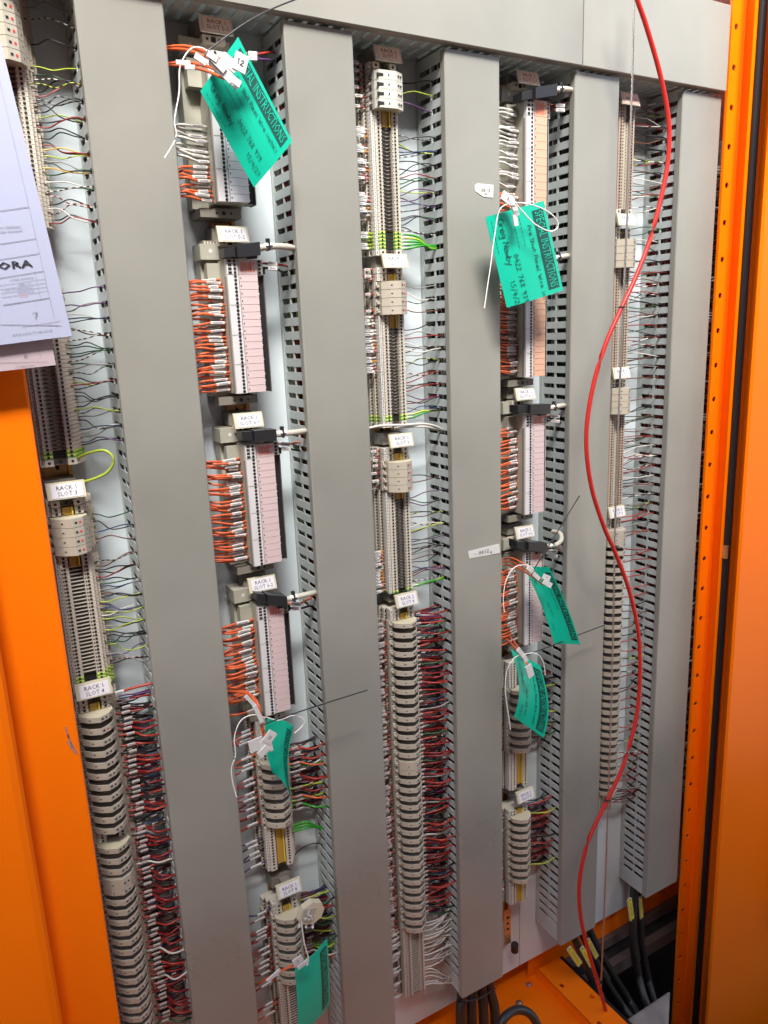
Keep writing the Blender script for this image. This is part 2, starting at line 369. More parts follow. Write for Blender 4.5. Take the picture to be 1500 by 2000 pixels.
# loose wiring inside the ducts, seen through the slots
inner = ['white', 'white', 'black', 'darkred', 'black', 'white', 'greyw', 'red', 'dgreen', 'black', 'brownw', 'white', 'green', 'purple']
sets = [['black', 'greyw', 'black', 'dgreen', 'darkred'], ['red', 'white', 'darkred', 'white', 'black', 'lime', 'black', 'greyw'], ['white', 'black', 'white', 'dgreen', 'greyw', 'black', 'darkred'],
        ['black', 'black', 'white', 'greyw', 'black'], ['black', 'white', 'darkred', 'black', 'red', 'greyw']]
for di, (x0, x1) in enumerate(DX):
    mb = MB()
    for k in range(15):
        y = 1.016 + .0038 * k + random.uniform(-.001, .001); c = random.choice(sets[di]); pts = []
        z = .39
        while z > -1.25:
            pts.append((x0 + .008 + random.uniform(0, .010), y + random.uniform(-.004, .004), z)); z -= .11
        mb.tube(pts, random.choice((.0013, .0016, .0019)), WC[c], sides=5, sub=3)
    for k in range(10):
        y = 1.02 + .005 * k; pts = [(x0 + .03 + random.uniform(0, .04), y + random.uniform(-.004, .004), .39 - i * .2) for i in range(9)]
        mb.tube(pts, .0035, WC[random.choice(sets[di])], sides=6, sub=2)
    mb.build('duct_wiring', smooth_=True, kind='stuff', label='coloured wires packed inside a duct, seen through its slots', category='wiring', group='wires inside the ducts')

# ================================================================== RAILS
def rail(xc, z0, z1, label):
    mb = MB(); y = PLATE
    mb.prism([(xc - .0175, y - .0075), (xc - .0125, y - .0075), (xc - .0125, y - .001), (xc + .0125, y - .001), (xc + .0125, y - .0075), (xc + .0175, y - .0075), (xc + .0175, y - .0063), (xc + .0137, y - .0063), (xc + .0137, y - .0002), (xc - .0137, y - .0002), (xc - .0137, y - .0063), (xc - .0175, y - .0063)], z1, z0, 'zinc')
    z = z0 - .02
    while z > z1 + .01: mb.add([(xc + .0028 * math.cos(a), y - .0012, z + .006 * math.sin(a)) for a in [i * PI / 5 for i in range(10)]], [tuple(range(10))], 'hole'); z -= .025
    tag(mb.build('din_rail'), label, 'rail', 'mounting rails')
XA, XB, XC, XD, XE, XF = .118, .371, .614, .868, 1.100, 1.385
rail(XA, .39, -1.30, 'yellow zinc mounting rail under the leftmost terminals')
rail(XB, .39, -1.30, 'yellow zinc mounting rail showing above the RACK 1 SLOT 5-2 sign')
rail(XC, .39, -1.19, 'yellow zinc mounting rail under the RACK 2 SLOT 1 terminals')
rail(XD - .012, .39, -1.22, 'yellow zinc mounting rail ending below the last RACK 2 terminals')
rail(XE, .39, -1.06, 'zinc mounting rail behind the thin steel wire rope')

# ================================================================== TERMINALS
TP = .0051
def step_profile(w=.033, top=.019, h=.050, rec=.0085, rd=.007):
    return [(-w, -.014), (-w, -.026), (-w + .0045, -.026), (-w + .0045, -.034), (-w + .009, -.034), (-w + .009, -.041), (-top, -.041), (-top, -h), (-rec, -h), (-rec, -h + rd), (rec, -h + rd), (rec, -h), (top, -h),
            (top, -.042), (w - .009, -.042), (w - .009, -.035), (w - .0045, -.035), (w - .0045, -.027), (w, -.027), (w, -.014)]
def block_mesh(kind):
    mb = MB(); d = TP * .90
    if kind == 'earth':
        mb.prism(step_profile(), -d, -d * .52, 'green'); mb.prism(step_profile(), -d * .50, 0, 'ylime')
        mb.box(-.008, .008, -.0445, -.0432, -d, 0, 'hole')
    elif kind == 'end':
        mb.prism(step_profile(), -.0085, 0, 'beige'); d = .0085
        mb.box(-.0078, .0078, -.0455, -.0432, -.007, -.001, 'brown')
        mb.disc(0, -.0457, -.004, .0026, 'hole', 8)
    else:
        mb.prism(step_profile(), -d, 0, 'tan' if kind == 'fine' else 'beige')
        mb.box(-.0083, .0083, -.0448, -.0432, -d, 0, 'beige2' if kind in ('bridge', 'fine') else 'brown')
        if kind == 'bridge':
            mb.box(-.0072, .0076, -.0468, -.0447, -d * .70, -d * .28, 'black'); mb.box(-.0100, -.0085, -.0506, -.0502, -d * .64, -d * .40, 'hole'); mb.box(.0085, .0100, -.0506, -.0502, -d * .64, -d * .40, 'hole'); mb.box(-.0020, .0024, -.0480, -.0468, -d * .62, -d * .36, 'darkgrey')
        elif kind == 'pole': mb.box(-.0070, .0070, -.0470, -.0450, -d * .80, -d * .36, 'hole'); mb.box(-.0083, .0083, -.0474, -.0447, -d * .26, -d * .0, 'beige')
        elif kind == 'amber': mb.box(-.0065, .0045, -.0488, -.0447, -TP, 0, 'amber'); mb.box(.0045, .0060, -.0512, -.0447, -TP, 0, 'yellow')
    for sgn in (-1, 1):
        for x, y in ((.0191, .0415), (.0242, .0347), (.0287, .0267)): mb.box(sgn * x - .0007, sgn * x + .0007, -y, -y + .003, -d, 0, 'brown')
    zc = -d * .5
    for x in (-.0138, .0138): mb.disc(x, -.0503, zc, .0019, 'hole', 8)
    if kind == 'fine':
        for x in (-.0085, .0088, -.0045, .0045): mb.disc(x, -.0503 if abs(x) > .005 else -.0449, zc, .0014, 'hole', 6)
    if kind == 'pole':
        for x in (-.0170, .0105): mb.disc(x, -.0503, zc, .0012, 'hole', 6)
    for sgn in (-1, 1):
        for x, y in ((.0262, -.0344), (.0308, -.0264)): mb.box(sgn * x - .0010, sgn * x + .0010, y - .0003, y + .002, -d * .8, -d * .25, 'hole')
    mb.box(-.0238, -.0192, -.0468, -.0412, -d, 0, 'white'); mb.box(-.0221, -.0209, -.0471, -.0469, -d * .68, -d * .34, 'ink')
    return mb.mesh('terminal_block')
BM = {k: block_mesh(k) for k in ('bridge', 'pole', 'earth', 'end', 'amber', 'plain', 'fine')}
def hood_unit(th, dots='relay', cap=False, base=True, pitch=.017):
    """one relay on its socket: stepped base, hood that stands out in front"""
    mb = MB()
    if base:
        d = pitch * .96
        mb.prism(step_profile(.035, .021, .044, .0195, .020), -d, 0, 'beige2'); mb.box(-.0192, .0192, -.0245, -.0238, -d, 0, 'brown')  # brown floor paints the shade in the recess between hoods
        for sgn in (-1, 1):
            for x, y in ((.0212, .0415), (.0262, .0347), (.0307, .0267)): mb.box(sgn * x - .0007, sgn * x + .0007, -y, -y + .003, -d, 0, 'brown')
        for sgn in (-1, 1):
            for x, y in ((.0285, -.0345), (.0327, -.0265)):
                for q in (.2, .5, .8): mb.box(sgn * x - .0012, sgn * x + .0012, y - .0003, y + .002, -d * q - .0014, -d * q + .0014, 'brown')
        mb.box(-.0255, -.0205, -.0455, -.041, -d * .93, -d * .06, 'white')
        for q in (.22, .48, .74): mb.box(-.0238, -.0222, -.0459, -.0454, -d * q - .0009, -d * q + .0009, 'ink')
    hp = [(-.022, -.024), (-.0225, -.056), (-.013, -.0665), (.001, -.0735), (.014, -.0665), (.0215, -.056), (.0215, -.024)]
    z1 = -.001; z0 = z1 - th
    c = .0006
    if cap or th > .010: mb.prism(hp, z0, z1, 'beige2', 'cream' if cap else 'beige2')
    else:                                            # open tray: thin front wall round a sunken floor
        q = [(-.0205, -.024), (-.0210, -.0552), (-.0123, -.0650), (.001, -.0718), (.0132, -.0650), (.0200, -.0552), (.0200, -.024)]; n = len(hp)
        mb.prism(hp, z0, z0 + .0014, 'beige2')
        vs = [(x, y, z0 + .0014) for x, y in hp] + [(x, y, z1) for x, y in hp] + [(x, y, z1) for x, y in q] + [(x, y, z0 + .0014) for x, y in q]; F = []
        for i in range(n - 1): F += [(i, i + 1, n + i + 1, n + i), (n + i, n + i + 1, 2 * n + i + 1, 2 * n + i), (2 * n + i, 2 * n + i + 1, 3 * n + i + 1, 3 * n + i)]
        mb.add(vs, F, 'beige2')
    # a small arm back to the marker strip
    mb.box(-.0265, -.0224, -.050, -.046, z0 + th * .3, z0 + th * .6, 'beige2')
    # openings on the sloping front faces
    zc = (z0 + z1) / 2
    def on_face(a, b, t, w, h, m):
        n = Vector((b[1] - a[1], a[0] - b[0])).normalized()
        if n.y > 0: n = -n
        p = Vector(a).lerp(Vector(b), t) + n * .0004; e = (Vector(b) - Vector(a)).normalized() * w / 2
        mb.add([(p.x - e.x, p.y - e.y, zc - h / 2), (p.x + e.x, p.y + e.y, zc - h / 2), (p.x + e.x, p.y + e.y, zc + h / 2), (p.x - e.x, p.y - e.y, zc + h / 2)], [(0, 1, 2, 3)], m)
    on_face(hp[2], hp[3], .15, .0026, .0016, 'hole')
    on_face(hp[3], hp[4], .30, .0034, .0026, 'hole'); on_face(hp[3], hp[4], .72, .0030, .0026, 'red2' if dots == 'red' else 'hole')
    on_face(hp[4], hp[5], .6, .0018, .0016, 'hole')
    return mb.mesh('relay')
HM = {'relay': hood_unit(.0086), 'relaycap': hood_unit(.0078, cap=True), 'wide': hood_unit(.0162), 'test': hood_unit(.0116, 'red', pitch=.0122), 'testcap': hood_unit(.0116, 'red', cap=True, pitch=.0122),
      'relayred': hood_unit(.0086, 'red')}
def box_unit(cap=False):                            # square-fronted fused block of the RACK 2 SLOT 1 strip
    mb = MB(); mb.prism([(-.0225, -.040), (-.0225, -.058), (-.019, -.066), (.008, -.068), (.0225, -.061), (.0225, -.040)], -.0118, 0, 'blockwhite', 'cream')
    mb.box(-.0245, -.0225, -.052, -.046, -.009, -.004, 'brown'); mb.box(-.0222, -.012, -.0668, -.0650, -.0085, -.0045, 'hole')
    mb.disc(-.004, -.0680, -.006, .0012, 'hole'); 
    for x, y in ((.0125, -.0662), (.0175, -.0640)): mb.disc(x, y - .0004, -.006, .0017, 'hole', 8)
    return mb.mesh('fused_block')
HM['box'] = box_unit()

SG = ['upper of two signs beside the orange post', 'lower of two signs beside the orange post', 'topmost sign of the middle column', 'second sign of the middle column', 'third sign of the middle column',
      'lowest sign of the middle column', 'above the stack with the loose relay', 'dull one above the cream relays', 'topmost behind the wire rope', 'second behind the wire rope', 'third behind the wire rope', 'lowest behind the wire rope',
      'in shade above the largest green tag', 'above the uppermost pink card', 'above the middle pink card at left', 'above the lowest pink card at left', 'above the tall peach card', 'hidden by the looped green tag', 'above the upper pink card at right', 'beside the looping grey cable']
SGI = list(range(20))
def sign_holder(xc, zt, text, y=1.02, w=.0425, mname='sign', hgt=.0165):
    """angled plate holder above a strip"""
    lab = text.replace('\n', ' ')
    t = thing('rack_sign', 'plate lettered %s, %s' % (lab, SG[SGI.pop(0)]), 'sign', (xc, PLATE, zt), 'rack and slot signs')
    a = .30; zb = zt - hgt - .004; hw = w / 2
    def P(u, v, o=0.): # u -1..1, v 0 bottom..1 top
        yy = y + (v - .5) * (hgt + .004) * a; return (xc + u * hw, yy - o, zb + v * (hgt + .004))
    mb = MB()
    f = [P(-1, 0), P(1, 0), P(1, 1), P(-1, 1)]; bk = [(p[0], p[1] + .004, p[2]) for p in f]
    mb.hexa([f[0], f[1], bk[1], bk[0], f[3], f[2], bk[2], bk[3]], 'cream' if mname == 'sign' else 'beige')
    mb.box(xc - hw * .35, xc + hw * .35, y + .008, PLATE - .008, zb + .004, zt - .004, 'darkgrey')
    mb.box(xc - hw * .95, xc + hw * .7, 1.045, PLATE - .008, zb + .002, zt, 'darkgrey'); mb.build('holder', t)
    mb = MB(); f = [P(-.78, .08, .0006), P(.86, .08, .0006), P(.86, .9, .0006), P(-.78, .9, .0006)]; bk = [(p[0], p[1] + .0016, p[2]) for p in f]
    mb.hexa([f[0], f[1], bk[1], bk[0], f[3], f[2], bk[2], bk[3]], mname); pl = mb.build('plate', t)
    V, Fc = letters(text, .0074 if '-' in text else .0076)
    mb = MB(); mb.add([P((x + .001) / hw, .48 + v / (hgt + .004) , .0009) for x, v in V], Fc, 'ink'); mb.build('lettering', pl)
    return t
def put(t, mesh, name, z, xc): return share(name, mesh, t, (xc, PLATE, z))
def strip(xc, zt, seq, label, tp='terminal_strip', cat='terminal strip'):
    """seq: list of (kind, count); returns the block heights for wiring"""
    t = thing(tp, label, cat, (xc, PLATE, zt), 'terminal strips on their rails'); z = zt; zs = []
    for kind, n in seq:
        for i in range(n):
            if kind in BM:
                put(t, BM[kind], 'terminal_block', z, xc); zs.append((z - TP / 2, kind)); z -= .0095 if kind == 'end' else TP
            elif kind in ('test', 'testcap'): put(t, HM['testcap' if kind == 'testcap' else 'test'], 'fused_terminal', z, xc); zs.append((z - .006, 'test')); z -= .0122
            elif kind == 'box':
                put(t, HM['box'], 'fused_terminal', z, xc)
                for q in range(2): put(t, BM['plain'], 'terminal_block', z - q * .0061, xc)
                zs.append((z - .006, 'test')); z -= .0122
            elif kind == 'gap': z -= .001 * 1
            else: put(t, HM[kind], 'relay', z, xc); zs.append((z - .008, 'relay')); z -= .017
    return t, zs, z
Z = {}
def zpx(px, py, y=1.03): return at(px, py, y).z
_, Z['A0'], _ = strip(XA, .395, [('test', 7), ('bridge', 32), ('end', 1)], 'beige terminal strip half hidden behind the hanging drawings at top left')
_, Z['A1'], zz = strip(XA, zpx(110, 560), [('bridge', 39), ('earth', 2), ('end', 1)], 'beige terminal strip above the RACK 1 SLOT 3 sign, two earth blocks at its foot')
z0 = zpx(133, 977)
_, Z['A2'], zz = strip(XA, z0, [('end', 1), ('amber', 2), ('testcap', 1), ('test', 3), ('amber', 4), ('pole', 30), ('earth', 5)], 'long beige terminal strip below the RACK 1 SLOT 3 sign with red marked fuses')
sign_holder(XA, zpx(135, 941, 1.02), 'RACK 1\nSLOT 3', w=.046); sign_holder(XA, zpx(185, 1332, 1.02), 'RACK 1\nSLOT 4', w=.046)
_, Z['A3'], _ = strip(XA, zpx(185, 1362), [('end', 1), ('amber', 2), ('relaycap', 1), ('relayred', 1), ('relay', 9), ('plain', 3), ('relaycap', 1), ('relay', 2), ('wide', 1), ('relay', 20)], 'tall stack of beige relays beside the orange door post', 'relay_stack', 'relay stack')
_, Z['C0'], _ = strip(XC, zpx(752, 122), [('end', 1), ('plain', 1), ('box', 4), ('amber', 4), ('bridge', 28), ('earth', 5), ('end', 1)], 'terminal strip below the RACK 2 SLOT 1 sign with white fused blocks on top')
sign_holder(XC, zpx(752, 88, 1.02), 'RACK 2\nSLOT 1', mname='signshadetint')
sign_holder(XC, zpx(765, 495, 1.02), 'RACK 2\nSLOT 2')
_, Z['C1'], _ = strip(XC, zpx(765, 522), [('end', 1), ('amber', 2), ('test', 4), ('amber', 4), ('bridge', 26), ('earth', 2), ('end', 1)], 'terminal strip below the RACK 2 SLOT 2 sign, grey flank fins behind it')
sign_holder(XC, zpx(777, 848, 1.02), 'RACK 2\nSLOT 3')
_, Z['C2'], _ = strip(XC, zpx(780, 874), [('end', 1), ('amber', 2), ('testcap', 1), ('test', 3), ('amber', 3), ('bridge', 30), ('earth', 1)], 'terminal strip below the RACK 2 SLOT 3 sign, ending at a bare rail')
sign_holder(XC, zpx(790, 1161, 1.02), 'RACK 2\nSLOT 4')
_, Z['C3'], zc3 = strip(XC, zpx(792, 1187), [('end', 1), ('amber', 2), ('relaycap', 1), ('relay', 14), ('wide', 1), ('relay', 20), ('pole', 29)], 'tallest relay stack, in the middle column, plain terminals at its foot', 'relay_stack', 'relay stack')
_, Z['B4'], _ = strip(XB - .004, zpx(520, 1400, 1.035), [('plain', 14), ('relaycap', 1), ('relay', 4), ('relay', 2), ('amber', 14), ('end', 1)], 'relays and yellow bridged terminals behind the twisted green tag')
sign_holder(XB, zpx(557, 1728, 1.02), 'RACK 1\nSLOT 8', hgt=.017)
_, Z['B5'], _ = strip(XB - .002, zpx(557, 1757, 1.035), [('end', 1), ('amber', 2), ('relaycap', 1), ('relay', 7), ('pole', 20)], 'short relay stack beside the loose beige relay at the bottom')
_, Z['D4'], _ = strip(XD - .004, zpx(1030, 1285, 1.035), [('plain', 10), ('relaycap', 1), ('relay', 4), ('relay', 3), ('amber', 14), ('end', 1)], 'relays and yellow bridged terminals behind the curled green tag')
sign_holder(XD + .001, zpx(1025, 1545, 1.02), 'RACK 2\nSLOT 8', hgt=.017)
_, Z['D5'], _ = strip(XD - .004, zpx(1027, 1572, 1.035), [('amber', 2), ('relaycap', 1), ('relay', 8), ('amber', 10)], 'eight cream relays in a stack above the rail end at bottom right')
sign_holder(XE - .006, zpx(1232, 180, 1.02), 'RACK 3', mname='signshadetint')
_, Z['E0'], _ = strip(XE, zpx(1232, 200), [('fine', 34), ('end', 1)], 'upper terminal strip behind the wire rope, left of the fifth duct')
sign_holder(XE - .006, zpx(1225, 417, 1.02), 'RACK 3\nSLOT 1')
_, Z['E1'], _ = strip(XE, zpx(1226, 445), [('end', 1), ('plain', 2), ('test', 4), ('fine', 35), ('earth', 1), ('end', 1)], 'second terminal strip from the top behind the wire rope')
sign_holder(XE - .006, zpx(1215, 717, 1.02), 'RACK 3\nSLOT 2')
_, Z['E2'], _ = strip(XE, zpx(1214, 740), [('end', 1), ('plain', 1), ('test', 4), ('fine', 36), ('earth', 2), ('end', 1)], 'third terminal strip from the top behind the wire rope')
sign_holder(XE - .006, zpx(1204, 990, 1.02), 'RACK 3\nSLOT 3')
_, Z['E3'], _ = strip(XE, zpx(1205, 1012), [('end', 1), ('plain', 2), ('test', 2), ('relay', 33), ('fine', 9)], 'narrow looking relay stack behind the rope, left of the fifth duct', 'relay_stack', 'relay stack')
# strip almost hidden by the orange frame
t = thing('terminal_strip', 'sliver of a terminal strip between the last duct and the orange frame', 'terminal strip', (XF, PLATE, .36), 'terminal strips on their rails')
z = .33
while z > -1.05:
    if not any(a < z < b for a, b in ((.12, .15), (-.2, -.16), (-.45, -.42))): put(t, BM['fine'], 'terminal_block', z, XF)
    z -= TP * 1.02
mb = MB()
for i in range(240):
    z = .28 - i * .0056; c = random.choice(['red', 'red', 'darkred', 'darkred', 'red', 'black', 'black'])
    if random.random() < .08: continue
    mb.tube([(1.306, 1.04, z - .004), (1.33, 1.030, z), (1.362, 1.032, z + .001)], .0015, WC[c], sides=5, sub=2)
    if random.random() < .5: mb.box(1.338, 1.3615, 1.0265, 1.0305, z - .0016, z + .0016, 'white')
mb.build('wire_bundle', smooth_=True, kind='stuff', label='red and white wires in the gap right of the last duct', category='wiring')

# ================================================================== WIRES
sleeve_me = {}
def sleeve_mesh(L, h=.0036, m='white'):
    k = (round(L, 4), round(h, 4), m)
    if k not in sleeve_me:
        mb = MB(); c = .0006; pr = [(-h / 2, -h / 2 + c), (-h / 2 + c, -h / 2), (h / 2 - c, -h / 2), (h / 2, -h / 2 + c), (h / 2, h / 2 - c), (h / 2 - c, h / 2), (-h / 2 + c, h / 2), (-h / 2, h / 2 - c)]
        n = 8; vs = [(-L / 2, a * .8, b) for a, b in pr] + [(L / 2, a * .8, b) for a, b in pr]
        mb.add(vs, [(i, (i + 1) % n, n + (i + 1) % n, n + i) for i in range(n)] + [tuple(reversed(range(n))), tuple(range(n, 2 * n))], m)
        q = -L * .32; rnd = random.Random(int(L * 1e5))
        while q < L * .32:
            wq = rnd.uniform(.0005, .0013); mb.add([(q, -h * .4 - .0002, -h * .2), (q + wq, -h * .4 - .0002, -h * .2), (q + wq, -h * .4 - .0002, h * .22), (q, -h * .4 - .0002, h * .22)], [(0, 1, 2, 3)], 'inkgrey'); q += wq + .0005
        sleeve_me[k] = mb.mesh('marker_sleeve')
    return sleeve_me[k]
def add_sleeve(wire, p, q, m='white', h=.0036, L=None):
    p, q = Vector(p), Vector(q); d = q - p; o = bpy.data.objects.new('marker_sleeve', sleeve_mesh(L or round(d.length, 3), h, m))
    o.location = (p + q) / 2 - Vector(wire['_w']); o.rotation_euler = (0, -math.atan2(d.z, math.hypot(d.x, d.y)), math.atan2(d.y, d.x)); o.parent = wire; C.objects.link(o); return o
def near_slot(z): k = round((SZ0 - z) / SP); return SZ0 - k * SP
CN = {'RACK 1 SLOT 5-1': 'white card behind the largest green tag', 'RACK 1 SLOT 5-2': 'uppermost pink card', 'RACK 1 SLOT 6-1': 'middle pink card of the left column',
      'RACK 1 SLOT 6-2': 'lowest pink card of the left column', 'RACK 2 SLOT 5-1': 'tall peach card', 'RACK 2 SLOT 5-1 lower half': 'foot of the tall peach card',
      'RACK 2 SLOT 5-2': 'peach card under the looped green tag', 'RACK 2 SLOT 6-1': 'upper pink card of the right column', 'RACK 2 SLOT 6-2': 'pink card behind the narrow green tag'}
def card_wires(xs, xe, zt, zb, n, sign, col, group, ye=1.035, sleeve='white', skip=()):
    dz = (zt - zb) / n
    for i in range(n):
        if i in skip: continue
        z = zt - (i + .5) * dz; g = near_slot(z - (i % 4 - 1.5) * 0 + random.uniform(-.001, .001))
        g = near_slot(zt - (i // 4 * 4 + 1.6) * dz)
        # 4 wires leave one slot and fan out
        ys = 1.022 + random.uniform(0, .022); L = random.choice((.014, .017, .020)); y1 = ye + random.uniform(-.008, .002)
        off = random.uniform(0, .006); xr = xe - off
        sl = random.uniform(-.0015, .0015)
        z2 = z + sl
        gs = g + (z2 - g) * .55 + random.uniform(-.0012, .0012)
        pts = [(xs - .012, ys + .004, gs), (xs + .003, ys, gs), (xs + (xr - L - xs) * .5, y1 - .006, gs + (z2 - gs) * .60 + random.uniform(-.0005, .0022)), (xr - L, y1 - .002, z2), (xr, y1, z), (xe + .004, y1 + .004, z)]
        o = MB().tube(pts, .0017, WC[col[i] if isinstance(col, (list, tuple)) else col], sides=6, sub=3).build('marked_wire', smooth_=True)
        cname = {'orange': 'orange', 'white': 'white', 'red': 'red'}[col[i] if isinstance(col, (list, tuple)) else col]
        tag(o, '%s sleeved wire, %s from the top, entering the %s' % (cname, nth(i + 1), CN[sign]), 'wire', group)
        add_sleeve(o, (xr - L, y1 - .002, z2), (xr, y1 - .0005, z), sleeve, random.choice((.0034, .0040)), L)
def field_wires(key, xs, duct_x, name, palette, frac=.8, thick=.0009, kinds=None, ylist=None, stuff=False, tail='', zlim=-9, banded=.16):
    pos = [z for z, k in Z[key] if (kinds is None or k in kinds) and z > zlim]; n = 0; acc = MB()
    for z in pos:
        if random.random() > frac: continue
        g = near_slot(z + random.choice((-.006, 0, .004))); c = random.choice(palette); n += 1
        y0 = 1.050 + random.uniform(-.006, .004); y1 = random.uniform(1.028, 1.046)
        b = random.uniform(-.006, .007)
        pts = [(xs - .004, y0, z), (xs + .010, y0 - .004, z + random.uniform(-.002, .002)), (xs + (duct_x - xs) * .45, y0 - .012, (z + g) / 2 + b), (xs + (duct_x - xs) * .78, y1 - .004, g + b * .35 + .001), (duct_x + .003, y1, g + random.uniform(-.0015, .0015)), (duct_x + .010, y1 + .008, g - .004)]
        mats = None
        if random.random() < banded: mats = random.choice(([WC['white'], WC['black']], [WC['white'], WC['black']], [WC['white'], WC['darkred']], [WC['lime'], WC['black']], [WC['greyw'], WC['black']]))
        if stuff: acc.tube(pts, thick, WC[c], sides=5, sub=2, mats=mats, band=1); continue
        o = MB().tube(pts, thick, WC[c], sides=5, sub=4, mats=mats, band=1).build('field_wire', smooth_=True)
        nm = {'black': 'thin black', 'greyw': 'thin grey', 'dgreen': 'thin dark green', 'darkred': 'thin dark red', 'white': 'thin white', 'lime': 'thin yellow green', 'pinkw': 'thin pink', 'yellow': 'thin yellow', 'blue': 'thin dark blue', 'purple': 'thin purple', 'brownw': 'thin brown', 'amber': 'thin orange', 'green': 'bright green', 'red': 'red', 'teal': 'thin teal'}[c]
        if mats: nm = 'thin banded ' + {'wire_white': 'white', 'wire_lime': 'yellow', 'wire_greyw': 'grey'}[mats[0].name] + (' and red' if mats[1].name == 'wire_darkred' else ' and black')
        tag(o, '%s wire, %s down %s' % (nm, nth(n), tail), 'wire', 'thin wires fanning from terminals to duct slots')
    if stuff: acc.build('wire_bundle', smooth_=True, kind='stuff', label='thin dark wires between ' + tail, category='wiring')
dark = ['black', 'black', 'greyw', 'dgreen', 'blue', 'purple', 'white', 'lime', 'darkred', 'brownw', 'black']
bright = ['black', 'pinkw', 'yellow', 'lime', 'black', 'greyw', 'white', 'darkred', 'black', 'dgreen']
field_wires('A0', XA + .028, DX[0][0], '', bright, .95, tail='beside the topmost strip at left', thick=.00082)
field_wires('A1', XA + .028, DX[0][0], '', dark, .9, kinds=('bridge',), tail='beside the strip half under the drawings', thick=.00082)
field_wires('A2', XA + .028, DX[0][0], '', dark, .95, kinds=('pole', 'test'), tail='beside the long leftmost strip', thick=.0009)
field_wires('C0', XC + .020, DX[2][0], '', dark, .85, kinds=('bridge', 'test'), tail='beside the strip with white fused blocks')
field_wires('C1', XC + .020, DX[2][0], '', dark, .85, kinds=('bridge', 'test'), tail='beside the second strip of the middle column')
field_wires('C2', XC + .020, DX[2][0], '', dark, .85, kinds=('bridge', 'test'), tail='beside the third strip of the middle column')
for key in ('E0', 'E1', 'E2'): field_wires(key, XE + .018, DX[4][0], '', ['greyw', 'black', 'darkred', 'brownw', 'white', 'dgreen', 'black'], .9, stuff=True, tail='the %s strip and the fifth duct' % {'E0': 'upper RACK 3', 'E1': 'RACK 3 SLOT 1', 'E2': 'RACK 3 SLOT 2'}[key])
field_wires('E3', XE + .020, DX[4][0], '', ['darkred', 'red', 'darkred', 'black', 'greyw', 'brownw'], 1., stuff=True, tail='the RACK 3 SLOT 3 relays and the fifth duct', thick=.0011)

def relay_wires(key, xs, dx, where, zmin=-9, red=('red', 'red', 'darkred', 'darkred', 'darkred'), per=2, sl=.011, thick=.0015, xsl=0.):
    n = 0
    pos = [z for z, k in Z[key] if k == 'relay' and z > zmin]; back = MB()
    for zi, z in enumerate(pos):
        for q in range(per):
            zz = z + (.0045 - q * .0085) + random.uniform(-.0012, .0012); g = near_slot(zz); n += 1
            c = random.choice(red) if q == 0 or random.random() < .3 else random.choice(('darkred', 'black', 'black', 'greyw', 'white', 'dgreen', 'black'))
            y0 = 1.046 + random.uniform(-.004, .002); y1 = random.uniform(1.022, 1.042); xa = xs + .004 + random.uniform(0, .004) + xsl
            pts = [(xs - .006, y0 + .004, zz), (xa, y0, zz), (xa + sl, y0 - .001, zz + .0005), (xs + (dx - xs) * .62, y1, zz + (g - zz) * .35 + random.uniform(-.0005, .003)), (dx + .003, y1, g + random.uniform(-.002, .002)), (dx + .012, y1 + .006, g - .006)]
            o = MB().tube(pts, thick, WC[c], sides=6, sub=3).build('relay_wire', smooth_=True)
            nm = {'red': 'red', 'orange': 'orange', 'darkred': 'dark red', 'greyw': 'grey', 'white': 'white', 'dgreen': 'dark green', 'black': 'black', 'amber': 'amber', 'green': 'green', 'purple': 'purple', 'lime': 'yellow green'}[c]
            tag(o, '%s sleeved wire, %s from the top %s' % (nm, nth(n), where), 'wire', 'sleeved wires from the relay stacks to the ducts')
            add_sleeve(o, (xa, y0 - .0006, zz), (xa + sl, y0 - .0016, zz + .0005), 'dullsleeve', .0036)
        for q in range(10):
            zz = z + random.uniform(-.009, .009); g = near_slot(zz)
            c = random.choice(['black', 'black', 'blue', 'black', 'black', 'purple', 'darkred', 'darkred', 'brownw'])
            mats = [WC['white'], WC['black']] if random.random() < .08 else None
            back.tube([(xs - .006, 1.058, zz), (xs + .015, 1.056, zz), (xs + (dx - xs) * .6, 1.050, (zz + g) / 2 + random.uniform(-.004, .004)), (dx + .006, 1.054 + random.uniform(-.006, .006), g)], .0012, WC[c], sides=5, sub=3, mats=mats, band=1)
    back.build('wire_bundle', smooth_=True, kind='stuff', label='dark wires behind the sleeved ones ' + where, category='wiring', group='dark wire layers beside the relay stacks')
relay_wires('A3', XA + .030, DX[0][0], 'beside the relays next to the orange post', zmin=-1.05)
relay_wires('C3', XC + .024, DX[2][0], 'beside the tallest central relay stack', sl=.008, per=2)
relay_wires('B4', XB + .028, DX[1][0], 'right of the relays behind the twisted tag', red=('red', 'green', 'orange', 'dgreen', 'lime'), sl=.010)
relay_wires('B5', XB + .028, DX[1][0], 'right of the bottom left relay stack', red=('red', 'green', 'orange', 'dgreen', 'lime'), sl=.010)
relay_wires('D4', XD + .018, DX[3][0], 'right of the relays behind the curled tag', red=('dgreen', 'black', 'lime'), sl=.006, per=1)
relay_wires('D5', XD + .018, DX[3][0], 'right of the cream relays at bottom right', red=('darkred', 'black', 'lime', 'red'), sl=.006, per=1)

